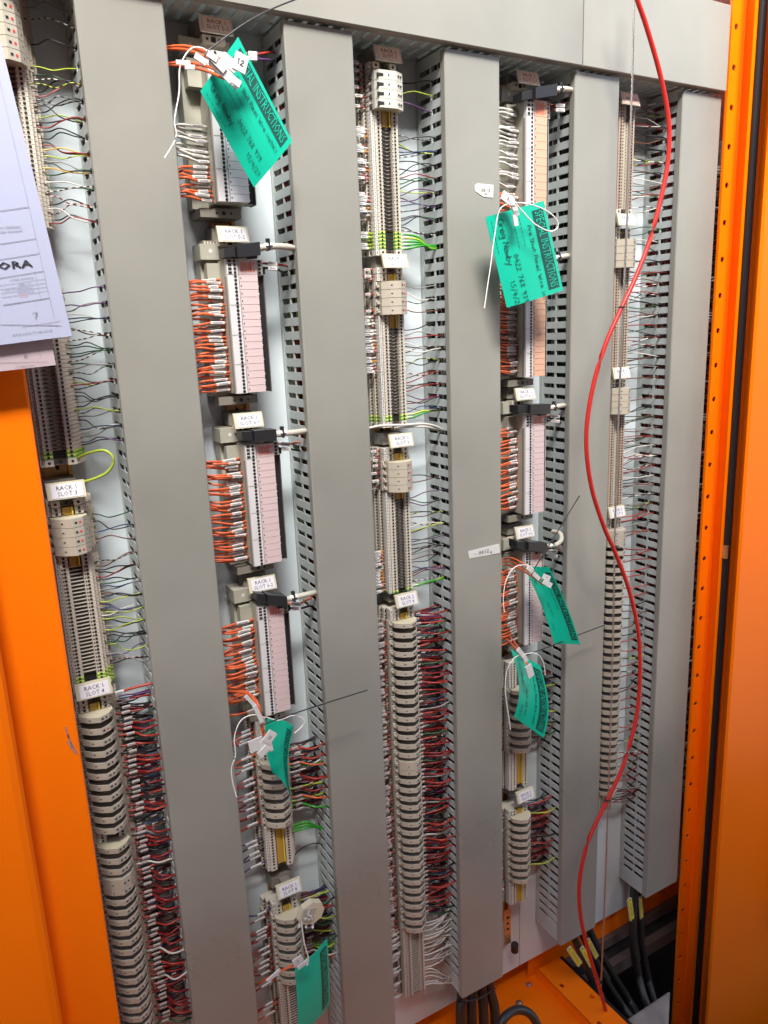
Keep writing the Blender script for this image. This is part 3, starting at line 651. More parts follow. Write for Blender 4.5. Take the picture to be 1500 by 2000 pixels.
def left_wires(zs, xe, xd, label, cols, sl=.018, dens=1., th=.0012, smat='white', group='sleeved wires left of the terminal strips'):
    mb = MB()
    for z in zs:
        if random.random() > dens: continue
        c = random.choice(cols); y = 1.044 + random.uniform(-.006, .004); g = near_slot(z); L = sl * random.uniform(.7, 1.1); x1 = xe - random.uniform(0, .004)
        mb.tube([(xd - .01, 1.045, g), (xd + .004, 1.042, g + .001), (x1 - L, y, z - .0005), (xe + .006, y + .002, z)], th, WC[c], sides=5, sub=2)
        mb.box(x1 - L, x1, y - .0020, y + .0016, z - .0018, z + .0018, smat); mb.box(x1 - L * .8, x1 - L * .25, y - .0022, y - .0021, z - .0006, z + .0006, 'inkgrey')
    mb.build('wire_bundle', smooth_=False, kind='stuff', label=label, category='wiring', group=group)
def zr(key, kinds=None): return [z for z, k in Z[key] if kinds is None or k in kinds]
left_wires([z for z in zr('C0') if z > .31], XC - .034, DX[1][1], 'red sleeved wires left of the RACK 2 SLOT 1 fuses', ['red'], .011)
left_wires([z for z in zr('C0') if .16 < z < .29], XC - .032, DX[1][1], 'pale sleeved wires left of the RACK 2 SLOT 1 strip', ['pinkw', 'white', 'amber'], .022, .95)
left_wires(zr('C0', ('earth',)), XC - .032, DX[1][1], 'sleeved earth wires left of the RACK 2 SLOT 1 strip', ['lime'], .018)
left_wires([z for z in zr('C1') if z > .03], XC - .032, DX[1][1], 'red sleeved wires left of the RACK 2 SLOT 2 fuses', ['red'], .012, .8)
left_wires([z for z in zr('C1') if -.06 < z < .03], XC - .032, DX[1][1], 'pale sleeved wires left of the RACK 2 SLOT 2 strip', ['pinkw', 'amber', 'white'], .020, .95)
left_wires([z for z in zr('C2') if z > -.25], XC - .034, DX[1][1], 'red sleeved wires left of the RACK 2 SLOT 3 fuses', ['red'], .011)
left_wires([z for z in zr('C2') if z < -.345], XC - .034, DX[1][1], 'pale sleeved wires left of the RACK 2 SLOT 3 strip', ['pinkw', 'amber', 'white'], .020)
rz = [z + d for z, k in Z['C3'] if k == 'relay' for d in (.006, .0015, -.003, -.0075)]
left_wires(rz, XC - .036, DX[1][1], 'crowded sleeved wires left of the RACK 2 SLOT 4 relays', ['darkred', 'red', 'pinkw', 'brownw'], .018, .85, smat='dullsleeve')
left_wires([z for z, k in Z['C3'] if k == 'pole'], XC - .034, DX[1][1], 'white wires left of the lowest RACK 2 SLOT 4 terminals', ['white'], .012, .7)
for key, xx, wh in (('B4', XB, 'behind the twisted tag'), ('B5', XB, 'at the bottom left')):
    n = 0
    for z, k in Z[key]:
        if k == 'relay' or (k in ('plain', 'pole') and random.random() < .35) or (k == 'amber' and random.random() < .5):
            for dq in ((.003, -.004) if k == 'relay' else (0,)):
                if random.random() < .15: continue
                n += 1; c = random.choice(['red', 'darkred', 'darkred', 'red', 'orange']) if k != 'amber' else random.choice(['purple', 'black'])
                zz = z + dq; g = near_slot(zz); y = 1.044 + random.uniform(-.005, .003); x1 = xx - .034 - random.uniform(0, .005); L = random.uniform(.014, .02)
                o = MB().tube([(DX[0][1] - .01, 1.046, g), (DX[0][1] + .004, 1.042, g - .001), (x1 - L, y, zz - .0015), (x1, y, zz), (xx - .026, y + .002, zz)], .0013, WC[c], sides=6, sub=3).build('relay_wire', smooth_=True)
                tag(o, '%s wire, %s from the top left of the relays %s' % ({'red': 'red', 'darkred': 'dark red', 'orange': 'orange', 'purple': 'purple', 'black': 'black'}[c], nth(n), wh), 'wire', 'sleeved wires left of the short relay stacks')
                add_sleeve(o, (x1 - L, y - .0004, zz - .0015), (x1, y - .0004, zz), 'paperlabel', .0036, round(L, 3))
left_wires([z + d for z, k in Z['D4'] + Z['D5'] if k == 'relay' for d in (.004, -.004)] + [z for z, k in Z['D5'] if k == 'amber'][::3], XD - .040, DX[2][1], 'dull sleeved wires left of the bottom right relays', ['darkred', 'brownw', 'greyw'], .016, .9)
# white bundle at the foot of the RACK 2 SLOT 4 stack
n = 0
for z, k in Z['C3']:
    if k != 'pole': continue
    n += 1
    for q in range(1):
        g = near_slot(z + random.uniform(-.004, .01)); yy = 1.045 + random.uniform(-.01, .004)
        if z < -1.19: g = -1.235 - random.uniform(0, .02)
        o = MB().tube([(XC + .018, yy, z), (XC + .035, yy - .006, z + .001), (XC + .06, yy - .008, (z + g) / 2 + random.uniform(-.003, .006)), (DX[2][0] + .004, 1.03 + random.uniform(0, .02), g)], .0013, WC['white'], sides=6, sub=3).build('field_wire', smooth_=True)
        tag(o, 'white wire, %s of those fanning right from the lowest terminals' % nth(n), 'wire', 'white wires at the foot of the RACK 2 SLOT 4 stack')
# bright green earth wires, RACK 2 SLOT 1 and others
def earth_wires(key, xs, dx, where, cols, r=.0017):
    pos = zr(key, ('earth',)); gz = near_slot(sum(pos) / len(pos))
    for i, z in enumerate(pos):
        o = MB().tube([(xs, 1.045, z), (xs + .012, 1.04, z), (xs + .030, 1.034, z + (gz - z) * .4 + .002), (xs + (dx - xs) * .8, 1.034, gz + (i - 2) * .0012), (dx + .005, 1.038, gz + (i - 2) * .001), (dx + .012, 1.045, gz)], r, WC[cols[i % len(cols)]], sides=7, sub=4).build('earth_wire', smooth_=True)
        tag(o, '%s green earth wire from the top, %s' % (nth(i + 1), where), 'wire', 'green earth wires')
        add_sleeve(o, (xs + .003, 1.0435, z), (xs + .017, 1.039, z), 'white', .0038, .014)
earth_wires('C0', XC + .022, DX[2][0], 'above the second sign of the middle column', ['green', 'lime', 'green', 'green', 'green'])
earth_wires('C1', XC + .022, DX[2][0], 'above the third sign of the middle column', ['lime', 'green'])
earth_wires('C2', XC + .022, DX[2][0], 'above the lowest sign of the middle column', ['green'])
def free(name, pts, y, r, m, label, cat, sides=7, sub=5, group=None, mats=None, band=1):
    P = [tuple(at(px, py, yy if yy else y)) for px, py, yy in [(p + (None,))[:3] for p in pts]]
    o = MB().tube(P, r, m, sides=sides, sub=sub, mats=mats, band=band).build(name, smooth_=True); return tag(o, label, cat, group)
free('earth_wire', [(150, 895, 1.04), (175, 884, 1.03), (205, 880, 1.02), (222, 897, 1.015), (210, 922, 1.02), (175, 938, 1.03), (140, 945, 1.045)], 1.03, .0019, WC['lime'], 'yellow green earth wire looping out above the RACK 1 SLOT 3 sign', 'wire')
free('patch_cable', [(700, 842, 1.04), (740, 832, 1.03), (790, 830, 1.02), (830, 828, 1.02), (858, 836, 1.03), (868, 850, 1.045)], 1.03, .0021, WC['white'], 'thicker white wire passing above the RACK 2 SLOT 3 sign', 'wire')
free('patch_cable', [(770, 836, 1.03), (800, 834, 1.022), (835, 834, 1.02), (862, 843, 1.04)], 1.03, .0018, WC['white'], 'second white wire passing above the RACK 2 SLOT 3 sign, into the duct', 'wire')
o = free('relay_wire', [(238, 1351, 1.04), (262, 1343, 1.035), (298, 1334, 1.03)], 1.03, .002, WC['red'], 'single thick red wire right of the RACK 1 SLOT 4 sign', 'wire')
a, b_ = at(226, 1354, 1.036), at(240, 1350, 1.036); add_sleeve(o, a, b_, 'white', .0046, .012)
for dy in (0, 6, 12): free('earth_wire', [(572, 1625 - dy, 1.04), (600, 1617 - dy, 1.03), (627, 1614 + dy * .6, 1.04)], 1.03, .0019, WC['green'], 'bright green wire of three below the covered relays, %s' % ['lowest', 'middle', 'highest'][dy // 6], 'wire', group='green earth wires')
free('data_wire', [(575, 1670, 1.05), (592, 1655, 1.04), (615, 1647, 1.035), (630, 1650, 1.05)], 1.04, .0009, WC['black'], 'thin black twisted wire in the empty gap above the lower left stack', 'wire')

# ================================================================== I/O CARDS WITH THEIR CABLES
def card(sign, xL, zt, zb, body, n=16, xo=0., y=1.010, top_room=.0, k=1.):
    """xL: left of the connector row; widths as measured on RACK 1 SLOT 5-2"""
    lab = {'pink': 'pink', 'peach': 'peach', 'whitecard': 'white'}[body]
    t = thing('io_module', 'input output card with ruled label strip: the ' + CN[sign], 'module', (xL, PLATE, zb), 'input output cards with label strips')
    wc, wl, wb = .0155 * k, .0265 * k, .0115 * k; H = zt - zb
    mb = MB(); mb.box(xL - .022, xL + wc + wl + .004, 1.052, PLATE - .008, zb - .004, zt + .004, 'grey'); mb.box(xL - .018, xL + .002, 1.036, 1.052, zt - .036, zt - .003, 'grey')
    mb.box(xL - .024, xL + wc + wl, 1.040, PLATE - .008, zt + .002, zt + .022, 'grey'); mb.disc(xL - .010, 1.0396, zt + .013, .0028, 'white', 8)
    mb.box(xL, xL + wc + wl + .001, y + .006, 1.052, zb, zt, 'grey'); mb.build('housing', t)
    # connector rows
    mb = MB(); N = 2 * n + 4; dz = H / N
    mb.box(xL, xL + wc, y - .001, y + .006, zb, zt, 'paperlabel')
    for i in range(N):
        z = zt - (i + .5) * dz; mb.disc(xL + wc * .70, y - .0015, z, .0021, 'hole', 8)
        if i < 4: mb.box(xL + wc * .12, xL + wc * .42, y - .0016, y - .0012, z - dz * .32, z + dz * .32, 'hole')
    mb.box(xL - .0015, xL, y + .002, y + .006, zb, zt - 4.5 * dz, 'darkgrey')  # dark strip stands in for the shade between sleeves and connector
    for i in range(5): mb.box(xL + .0003, xL + wc - .0003, y - .0013, y - .0011, zt - (i * 8 + 4) * dz - .0003, zt - (i * 8 + 4) * dz + .0003, 'darkgrey')
    mb.build('terminal_row', t)
    # label cells, each its own piece
    x0, x1 = xL + wc + .0008, xL + wc + wl; ch = (H - 4 * dz) / n; z0 = zt - 4 * dz
    mb = MB(); mb.box(x0, x1, y - .0012, y + .0058, z0 + .0005, zt - .0005, body)
    rnd = random.Random(3)
    for q in range(5): mb.box(x0 + .003 + q * .0026, x0 + .003 + q * .0026 + .0010, y - .0015, y - .0013, z0 + .0035, zt - .003 - rnd.uniform(0, .003), 'redink')
    mb.box(x0 + .0160, x0 + .0180, y - .0015, y - .0013, z0 + .003, zt - .003, 'redink')
    for zz in (.25, .7):
        mb.box(x1 - .0052, x1 - .0022, y - .0015, y - .0013, z0 + 4 * dz * zz - .0004, z0 + 4 * dz * zz + .0004, 'redink'); mb.box(x1 - .0052, x1 - .0044, y - .0015, y - .0013, z0 + 4 * dz * zz - .002, z0 + 4 * dz * zz + .002, 'redink')
    mb.build('header_label', t)
    mb = MB(); mb.box(x0, x1, y - .0012, y + .0055, -ch + .0005, 0, body); mb.box(x0 + .0012, x0 + .0024, y - .0015, y - .0013, -ch * .62, -ch * .38, 'ink')
    me = mb.mesh('label_cell', (0, 0, 0))
    for i in range(n): share('label_cell', me, t, (0, 0, z0 - i * ch))
    # dark lamp strip at the right, set back, its own little connector on top
    xb0, xb1 = x1 + .0008, x1 + .0008 + wb
    mb = MB(); mb.box(xb0, xb1, y + .012, y + .030, zb, z0 - .001, 'black'); mb.box(xb1, xb1 + .0012, y + .010, y + .032, zb - .001, z0, 'steel')
    mb.build('lamp_strip', t)
    mb = MB(); rnd = random.Random(int(zt * 1000)); step = (H - 4 * dz) / n
    for i in range(n):
        if i > 0 and rnd.random() < .62: mb.disc(xb0 + wb * .35, y + .0116, z0 - (i + .5) * step, .0013, 'white', 6)
    mb.build('lamps', t)
    mb = MB(); mb.box(xb0, xb0 + .009, y + .004, y + .020, z0, zt - .0005, 'grey')
    for i in range(4): mb.disc(xb0 + .0045, y + .0036, zt - (i + .5) * dz, .0020, 'hole', 8)
    mb.box(xb0 + .0092, xb0 + .0135, y + .006, y + .020, z0 + .001, z0 + dz * 2, 'black'); mb.build('power_connector', t)
    # foot clamp
    mb = MB(); mb.box(xL - .018, xL + wc + wl - .004, 1.034, PLATE - .008, zb - .016, zb - .005, 'darkgrey')
    for i in range(3): mb.disc(xL + .004 + i * .010, 1.0336, zb - .0105, .0028 if i == 1 else .0016, 'hole', 8)
    mb.build('foot_clamp', t)
    return t, zt, zb, dz
def end_clamp(xc, z, sign):
    mb = MB(); mb.box(xc - .030, xc + .024, 1.046, PLATE - .008, z - .008, z, 'darkgrey'); mb.box(xc - .012, xc + .018, 1.030, 1.046, z - .008, z + .001, 'beige')
    for x in (-.006, .010): mb.disc(xc + x, 1.0296, z - .0035, .0018, 'hole', 8)
    mb.box(xc - .001, xc + .005, 1.0292, 1.0305, z - .007, z - .001, 'hole')
    for i in range(4): mb.box(xc - .028 + i * .004, xc - .0265 + i * .004, 1.0452, 1.046, z - .007, z - .001, 'beige')
    tag(mb.build('end_clamp'), 'beige screw clamp above the ' + CN[sign], 'clamp', 'end clamps under the signs')
def net_cable(sign, p0, p1, pts, dx, yy=1.005, r=.0042):
    """black plug from pixel p0 to p1, then grey cable through the points"""
    t = thing('network_cable', 'grey cable with black plug at the ' + CN[sign], 'cable', tuple(at(*p0, yy)), 'grey cables with black plugs')
    a, b = at(*p0, yy), at(*p1, yy); d = (b - a); h = .0075
    mb = MB(); u = Vector((0, 0, 1))
    def sec(p, hh, y0, y1): return [(p.x, y0 + 0, p.z - hh), (p.x, y1, p.z - hh), (p.x, y1, p.z + hh), (p.x, y0, p.z + hh)]
    s0 = sec(a, h * .8, yy - .002, yy + .020); s1 = sec(a + d * .30, h * .85, yy - .004, yy + .020)
    s2 = sec(a + d * .32, h * 1.05, yy - .010, yy + .016); s3 = sec(b, h * 1.12, yy - .010, yy + .010)
    for A, B in ((s0, s1), (s2, s3)): mb.hexa([A[0], A[1], A[2], A[3], B[0], B[1], B[2], B[3]], 'black')
    mb.box(b.x - d.x * .25, b.x - .001, yy + .0, yy + .012, b.z - h * 1.5, b.z - h * 1.05, 'black'); pl = mb.build('plug', t)
    P = [tuple(b - d * .05)] + [tuple(at(px, py, q)) for px, py, q in pts]
    MB().tube(P, r, 'cablegrey', sides=10, sub=6).build('sheath', t, smooth_=True)
    m0 = Vector(P[1]); m1 = Vector(P[2]); 
    mb = MB(); c_ = smooth(P, 6); i0 = max(2, len(c_) // 5); i1 = i0 + 4
    mb.tube(c_[i0:i1 + 1], r * 1.16, 'white', sides=10, sub=1)
    A, B = c_[i0], c_[i1]
    for q in range(6): 
        e = A.lerp(B, .12 + q * .14); mb.box(e.x - .0009, e.x + .0006, e.y - r * 1.25, e.y - r * 1.18, e.z - .0012, e.z + .0012, 'ink')
    mb.build('cable_marker', t)
    e = c_[i0 + 2]; mb = MB(); mb.box(e.x - .001, e.x + .001, e.y - r * 1.3, e.y + r * 1.3, e.z - r * 1.3, e.z + r * 1.3, 'black'); mb.box(e.x - .0022, e.x + .0022, e.y - .002, e.y + .003, e.z + r * 1.2, e.z + r * 1.2 + .005, 'black'); mb.build('cable_tie', t)
    return t
XLB = .3485
def zc(px, py): return at(px, py, 1.010).z
S = []
zt, zb = .345, .172
card('RACK 1 SLOT 5-1', .3455, .348, .172, 'whitecard')
sign_holder(XB - .006, zpx(418, 30, 1.02), 'RACK 1\nSLOT 5-1', mname='signshadetint'); end_clamp(XB - .010, .371, 'RACK 1 SLOT 5-1')
card_wires(DX[0][1], .3445, .268, .172, 16, 'RACK 1 SLOT 5-1', ['white'] * 8 + ['orange'] * 8, 'orange and white wires at the RACK 1 cards')
sign_holder(XB - .006, zpx(452, 441, 1.02), 'RACK 1\nSLOT 5-2'); end_clamp(XB - .010, zpx(455, 468, 1.03), 'RACK 1 SLOT 5-2')
card('RACK 1 SLOT 5-2', XLB, zc(460, 506), zc(478, 768), 'pink')
card_wires(DX[0][1], XLB - .002, zc(460, 540), zc(478, 764), 32, 'RACK 1 SLOT 5-2', 'orange', 'orange and white wires at the RACK 1 cards')
net_cable('RACK 1 SLOT 5-2', (437, 494), (503, 487), [(520, 482, 1.0), (545, 481, 1.0), (570, 484, 1.01), (581, 492, 1.03)], 1)
sign_holder(XB - .005, zpx(487, 806, 1.02), 'RACK 1\nSLOT 6-1'); end_clamp(XB - .009, zpx(489, 832, 1.03), 'RACK 1 SLOT 6-1')
card('RACK 1 SLOT 6-1', .3535, zc(510, 866), zc(530, 1100), 'pink')
card_wires(DX[0][1], .3515, zc(510, 893), zc(530, 1096), 32, 'RACK 1 SLOT 6-1', 'orange', 'orange and white wires at the RACK 1 cards')
net_cable('RACK 1 SLOT 6-1', (472, 852), (535, 849), [(548, 847, 1.0), (570, 845, 1.0), (595, 842, 1.01), (610, 842, 1.03)], 1)
sign_holder(XB - .004, zpx(512, 1127, 1.02), 'RACK 1\nSLOT 6-2'); end_clamp(XB - .008, zpx(516, 1150, 1.03), 'RACK 1 SLOT 6-2')
card('RACK 1 SLOT 6-2', .3525, zc(520, 1183), zc(545, 1391), 'pink', k=.95)
card_wires(DX[0][1], .3505, zc(520, 1212), zc(545, 1386), 32, 'RACK 1 SLOT 6-2', 'orange', 'orange and white wires at the RACK 1 cards', skip=(28, 29, 30))
net_cable('RACK 1 SLOT 6-2', (500, 1166), (556, 1172), [(570, 1168, 1.0), (590, 1163, 1.0), (612, 1158, 1.01), (628, 1155, 1.03)], 1)
XLD = .856
sign_holder(XD + .001, zpx(1036, 138, 1.02), 'RACK 2\nSLOT 5-1', mname='signshadetint'); end_clamp(XD - .010, zpx(1038, 166, 1.03), 'RACK 2 SLOT 5-1')
card('RACK 2 SLOT 5-1', XLD, zc(1040, 194), zc(1040, 478), 'peach')
card_wires(DX[2][1], XLD - .002, zc(1030, 208), zc(1030, 365), 20, 'RACK 2 SLOT 5-1', 'white', 'orange and white wires at the RACK 2 cards')
card_wires(DX[2][1], XLD - .002, zc(1030, 370), zc(1030, 478), 12, 'RACK 2 SLOT 5-1 lower half', 'orange', 'orange and white wires at the RACK 2 cards')
net_cable('RACK 2 SLOT 5-1', (1018, 188), (1080, 178), [(1092, 175, 1.0), (1105, 174, 1.0), (1115, 176, 1.01), (1121, 180, 1.03)], 1)
sign_holder(XD + .001, zpx(1036, 480, 1.02), 'RACK 2\nSLOT 5-2')
card('RACK 2 SLOT 5-2', XLD, zc(1040, 520), zc(1040, 736), 'peach')
card_wires(DX[2][1], XLD - .002, zc(1030, 548), zc(1030, 733), 32, 'RACK 2 SLOT 5-2', 'orange', 'orange and white wires at the RACK 2 cards')
net_cable('RACK 2 SLOT 5-2', (1020, 516), (1075, 508), [(1088, 504, 1.0), (1100, 501, 1.0), (1108, 500, 1.01), (1116, 499, 1.03)], 1)
sign_holder(XD - .003, zpx(1029, 757, 1.02), 'RACK 2\nSLOT 6-1', w=.042); end_clamp(XD - .012, zpx(1030, 782, 1.03), 'RACK 2 SLOT 6-1')
card('RACK 2 SLOT 6-1', XLD, zc(1040, 810), zc(1040, 1003), 'pink')
card_wires(DX[2][1], XLD - .002, zc(1030, 835), zc(1030, 1000), 32, 'RACK 2 SLOT 6-1', 'orange', 'orange and white wires at the RACK 2 cards')
net_cable('RACK 2 SLOT 6-1', (1010, 799), (1068, 798), [(1080, 796, 1.0), (1092, 793, 1.0), (1100, 792, 1.01), (1106, 793, 1.03)], 1)
sign_holder(XD - .003, zpx(1026, 1028, 1.02), 'RACK 2\nSLOT 6-2', w=.042); end_clamp(XD - .012, zpx(1028, 1048, 1.03), 'RACK 2 SLOT 6-2')
card('RACK 2 SLOT 6-2', XLD, zc(1040, 1077), zc(1040, 1256), 'pink', k=.95)
card_wires(DX[2][1], XLD - .002, zc(1030, 1112), zc(1030, 1253), 29, 'RACK 2 SLOT 6-2', 'orange', 'orange and white wires at the RACK 2 cards')
net_cable('RACK 2 SLOT 6-2', (1008, 1063), (1062, 1068), [(1074, 1066, 1.0), (1086, 1064, .995), (1096, 1055, 1.0), (1094, 1042, 1.01), (1080, 1038, 1.03)], 1)
# short power leads at the right of each card
def leads(sign, px, py, cols, dxp=45, dyp=6):
    for i, c in enumerate(cols):
        y0 = py + i * 9; o = free('power_lead', [(px - 4, y0, 1.02), (px + 8, y0 + 1, 1.015), (px + 22, y0 + 2, 1.012), (px + dxp * .75, y0 + dyp * .6 + i * 5, 1.02), (px + dxp, y0 + dyp + i * 8, 1.045)], 1.02, .0016, WC[c], '%s power lead at the ' % ({'red': 'red', 'black': 'black', 'orange': 'orange', 'darkred': 'dark red', 'purple': 'purple'}[c]) + CN[sign], 'wire', group='short power leads of the cards')
        a, b_ = at(px + 7, y0 + 1, 1.013), at(px + 24, y0 + 2, 1.010); add_sleeve(o, a, b_, 'white', .0052, round((b_ - a).length, 3))
leads('RACK 1 SLOT 5-2', 517, 514, ['red', 'black'])
leads('RACK 1 SLOT 6-1', 543, 866, ['orange', 'black'], 45, -2)
leads('RACK 1 SLOT 6-2', 563, 1178, ['orange', 'black'], 50, -12)
leads('RACK 1 SLOT 5-1', 478, 104, ['red', 'purple'], 60, -2)
leads('RACK 2 SLOT 5-1', 1078, 205, ['red', 'darkred'], 30, -4)
leads('RACK 2 SLOT 6-1', 1068, 812, ['orange', 'black'], 34, -2)
leads('RACK 2 SLOT 6-2', 1064, 1075, ['orange', 'black'], 36, -4)
# rail end piece, bottom right: orange copper strip and knob
p = at(994, 1790, 1.06); mb = MB(); q = at(1000, 1845, 1.06)
mb.box(p.x - .007, p.x + .010, 1.066, 1.068, q.z, p.z + .012, 'zinc')
for i in range(3): mb.disc(p.x + .0015, 1.0655, p.z - .008 - i * .014, .004, 'hole', 8, ry=.003)
kb = q; mb.prism([(kb.x + .003 + .008 * math.cos(a), 1.055 + .008 * math.sin(a)) for a in [i * PI / 5 for i in range(10)]], kb.z - .014, kb.z + .004, 'black')
tag(mb.build('rail_bracket'), 'copper coloured punched bracket with a black knob below the last relays', 'bracket')

# loose relay hanging by its string
t = thing('loose_relay', 'loose beige relay dangling beside the lower left relay stack', 'relay', tuple(at(607, 1780, .99)))
c0 = at(607, 1780, .99); mb = MB()
hp = [(-.020, -.006), (-.017, -.016), (-.004, -.020), (.008, -.014), (.017, .004), (.016, .012), (-.018, .012)]
rr = Matrix.Rotation(.5, 3, 'Y')
def tr(x, y, z): v = rr @ Vector((x, y, z)); return (c0.x + v.x, c0.y + v.y, c0.z + v.z)
pz = [(x, z_) for x, z_ in [(-.020, -.014), (-.014, -.019), (.010, -.018), (.020, -.004), (.019, .010), (.010, .019), (-.008, .018), (-.020, .006)]]
n = len(pz); vs = [tr(x, -.006, z_) for x, z_ in pz] + [tr(x, .006, z_) for x, z_ in pz]
mb.add(vs, [(i, (i + 1) % n, n + (i + 1) % n, n + i) for i in range(n)] + [tuple(reversed(range(n))), tuple(range(n, 2 * n))], 'cream'); mb.build('case', t)
mb = MB(); mb.hexa([tr(*v) for v in ((-.018, -.0075, -.013), (.004, -.0075, -.016), (.004, -.006, -.016), (-.018, -.006, -.013), (-.018, -.0075, .006), (.002, -.0075, .012), (.002, -.006, .012), (-.018, -.006, .006))], 'grey')
for i in range(14): x, z_ = random.uniform(-.016, .001), random.uniform(-.012, .007); mb.hexa([tr(x + a, -.010 + b_ * .002, z_ + c_) for a, b_, c_ in ((0, 0, 0), (.0022, 0, 0), (.0022, 1, 0), (0, 1, 0), (0, 0, .002), (.0022, 0, .002), (.0022, 1, .002), (0, 1, .002))], 'white')
mb.build('contacts', t)
for i in range(3): MB().tube([tr(-.012 + i * .012, 0, -.018), tr(-.012 + i * .013, -.003, -.026)], .0022, 'white', sides=6, sub=1).build('pin', t)

# ================================================================== GREEN TAGS
def green_tag(A, B, Cc, D, ys, label, bow=.0, writing=True, curl=0., wave=0., fold=0., cable_label=True):
    P4 = [at(*p, y) for p, y in zip((A, B, Cc, D), ys)]
    nrm = (P4[1] - P4[0]).cross(P4[3] - P4[0]).normalized()
    if nrm.y > 0: nrm = -nrm
    inpl = (P4[0] - P4[3]).normalized()
    def Q(u, v, o=0.):
        p = P4[0] * (1 - u) * (1 - v) + P4[1] * u * (1 - v) + P4[2] * u * v + P4[3] * (1 - u) * v
        return p + nrm * (bow * math.sin(PI * v) + curl * math.sin(PI * u) + wave * math.sin(2 * PI * u) * (1 - v) + o) + inpl * (fold * math.sin(PI * u))
    t = thing('instruction_tag', label, 'tag', tuple(P4[3]), 'green SPECIAL INSTRUCTIONS tags')
    nu, nv = 16, 10; mb = MB(); vs = []
    for o in (0, -.0006):
        for i in range(nu + 1):
            for j in range(nv + 1): vs.append(tuple(Q(i / nu, j / nv, o)))
    W_ = nv + 1; K = (nu + 1) * W_; fs = []
    for i in range(nu):
        for j in range(nv):
            a = i * W_ + j; fs += [(a, a + 1, a + 1 + W_, a + W_), (K + a, K + a + W_, K + a + W_ + 1, K + a + 1)]
    for i in range(nu):
        for j in (0, nv): a = i * W_ + j; fs.append((a, a + W_, K + a + W_, K + a))
    for j in range(nv):
        for i in (0, nu): a = i * W_ + j; fs.append((a, a + 1, K + a + 1, K + a))
    mb.add(vs, fs, 'tag'); mb.build('card', t, smooth_=False)
    # printed banner
    Lu = ((P4[1] - P4[0]).length + (P4[2] - P4[3]).length) / 2; Lv = ((P4[3] - P4[0]).length + (P4[2] - P4[1]).length) / 2
    u0, u1, v0, v1 = .07, .945, .055, .265; mb = MB(); vs = []; n = 24
    for i in range(n + 1):
        for j in range(3): vs.append(tuple(Q(u0 + (u1 - u0) * i / n, v0 + (v1 - v0) * j / 2, .0005)))
    mb.add(vs, [(i * 3 + j, i * 3 + j + 1, i * 3 + j + 4, i * 3 + j + 3) for i in range(n) for j in range(2)], 'banner'); bn = mb.build('banner', t)
    V, Fc = letters('SPECIAL INSTRUCTIONS', 1.); xs_ = [v[0] for v in V]; w_ = max(xs_) - min(xs_)
    mb = MB(); mb.add([tuple(Q((u0 + u1) / 2 + x / w_ * (u1 - u0) * .96, (v0 + v1) / 2 - (y) * (v1 - v0) * 1.02 , .0011)) for x, y in V], Fc, 'tag'); mb.build('lettering', bn)
    if writing:
        mb = MB(); asp = Lv / Lu
        def put_(s, u, v, h, adv=.85):
            for qd in scrawl(s, 0, 0, h, adv): mb.add([tuple(Q(u + x * asp, v - y, .0008)) for x, y in qd], [(0, 1, 2, 3)], 'scrawl')
        put_('Pre Shut Panel Wire install', .20, .40, .066, .68 if asp > .6 else .76)
        put_('Greg Newby', .06, .84, .085, .72); put_('0422 768 939', .46, .72, .072, .80); put_('15/4/23', .72, .86, .068, .80)
        mb.build('handwriting', t)
        mb = MB()
        for v in (.50, .60, .93): 
            for q in range(8): mb.add([tuple(Q(.06 + q * .045, v, .0007)), tuple(Q(.09 + q * .045, v, .0007)), tuple(Q(.09 + q * .045, v + .006, .0007)), tuple(Q(.06 + q * .045, v + .006, .0007))], [(0, 1, 2, 3)], 'banner')
        mb.build('printed_line', t)
    # eyelet
    return t, Q
green_tag((465, 72), (571, 276), (496, 366), (391, 178), (.955, .955, .965, .965), 'largest green tag, hanging over the RACK 1 SLOT 5-1 card at top', bow=.006)
green_tag((1062, 392), (1100, 567), (990, 601), (948, 424), (.955, .955, .955, .955), 'green tag hanging by a white loop over the RACK 2 SLOT 5-1 card', bow=.004)
green_tag((1073, 1108), (1134, 1259), (1084, 1259), (1024, 1108), (.955, .94, .965, .965), 'narrow green tag hanging below the RACK 2 SLOT 6-2 sign', bow=-.004, curl=-.004, fold=.006)
green_tag((1055, 1300), (1062, 1441), (1004, 1400), (998, 1268), (.96, .95, .955, .965), 'curled green tag just below the RACK 2 SLOT 6-2 card', bow=-.006, curl=.006, fold=.012)
green_tag((573, 1420), (570, 1568), (532, 1508), (521, 1404), (.95, .96, .985, .985), 'twisted dark green tag below the RACK 1 SLOT 6-2 card', bow=-.008, writing=False, fold=-.008)
green_tag((639, 1832), (644, 1960), (583, 2025), (576, 1893), (.965, .965, .965, .965), 'dark green tag at the bottom edge beside the lower left relays', bow=.004, curl=.003, writing=False)
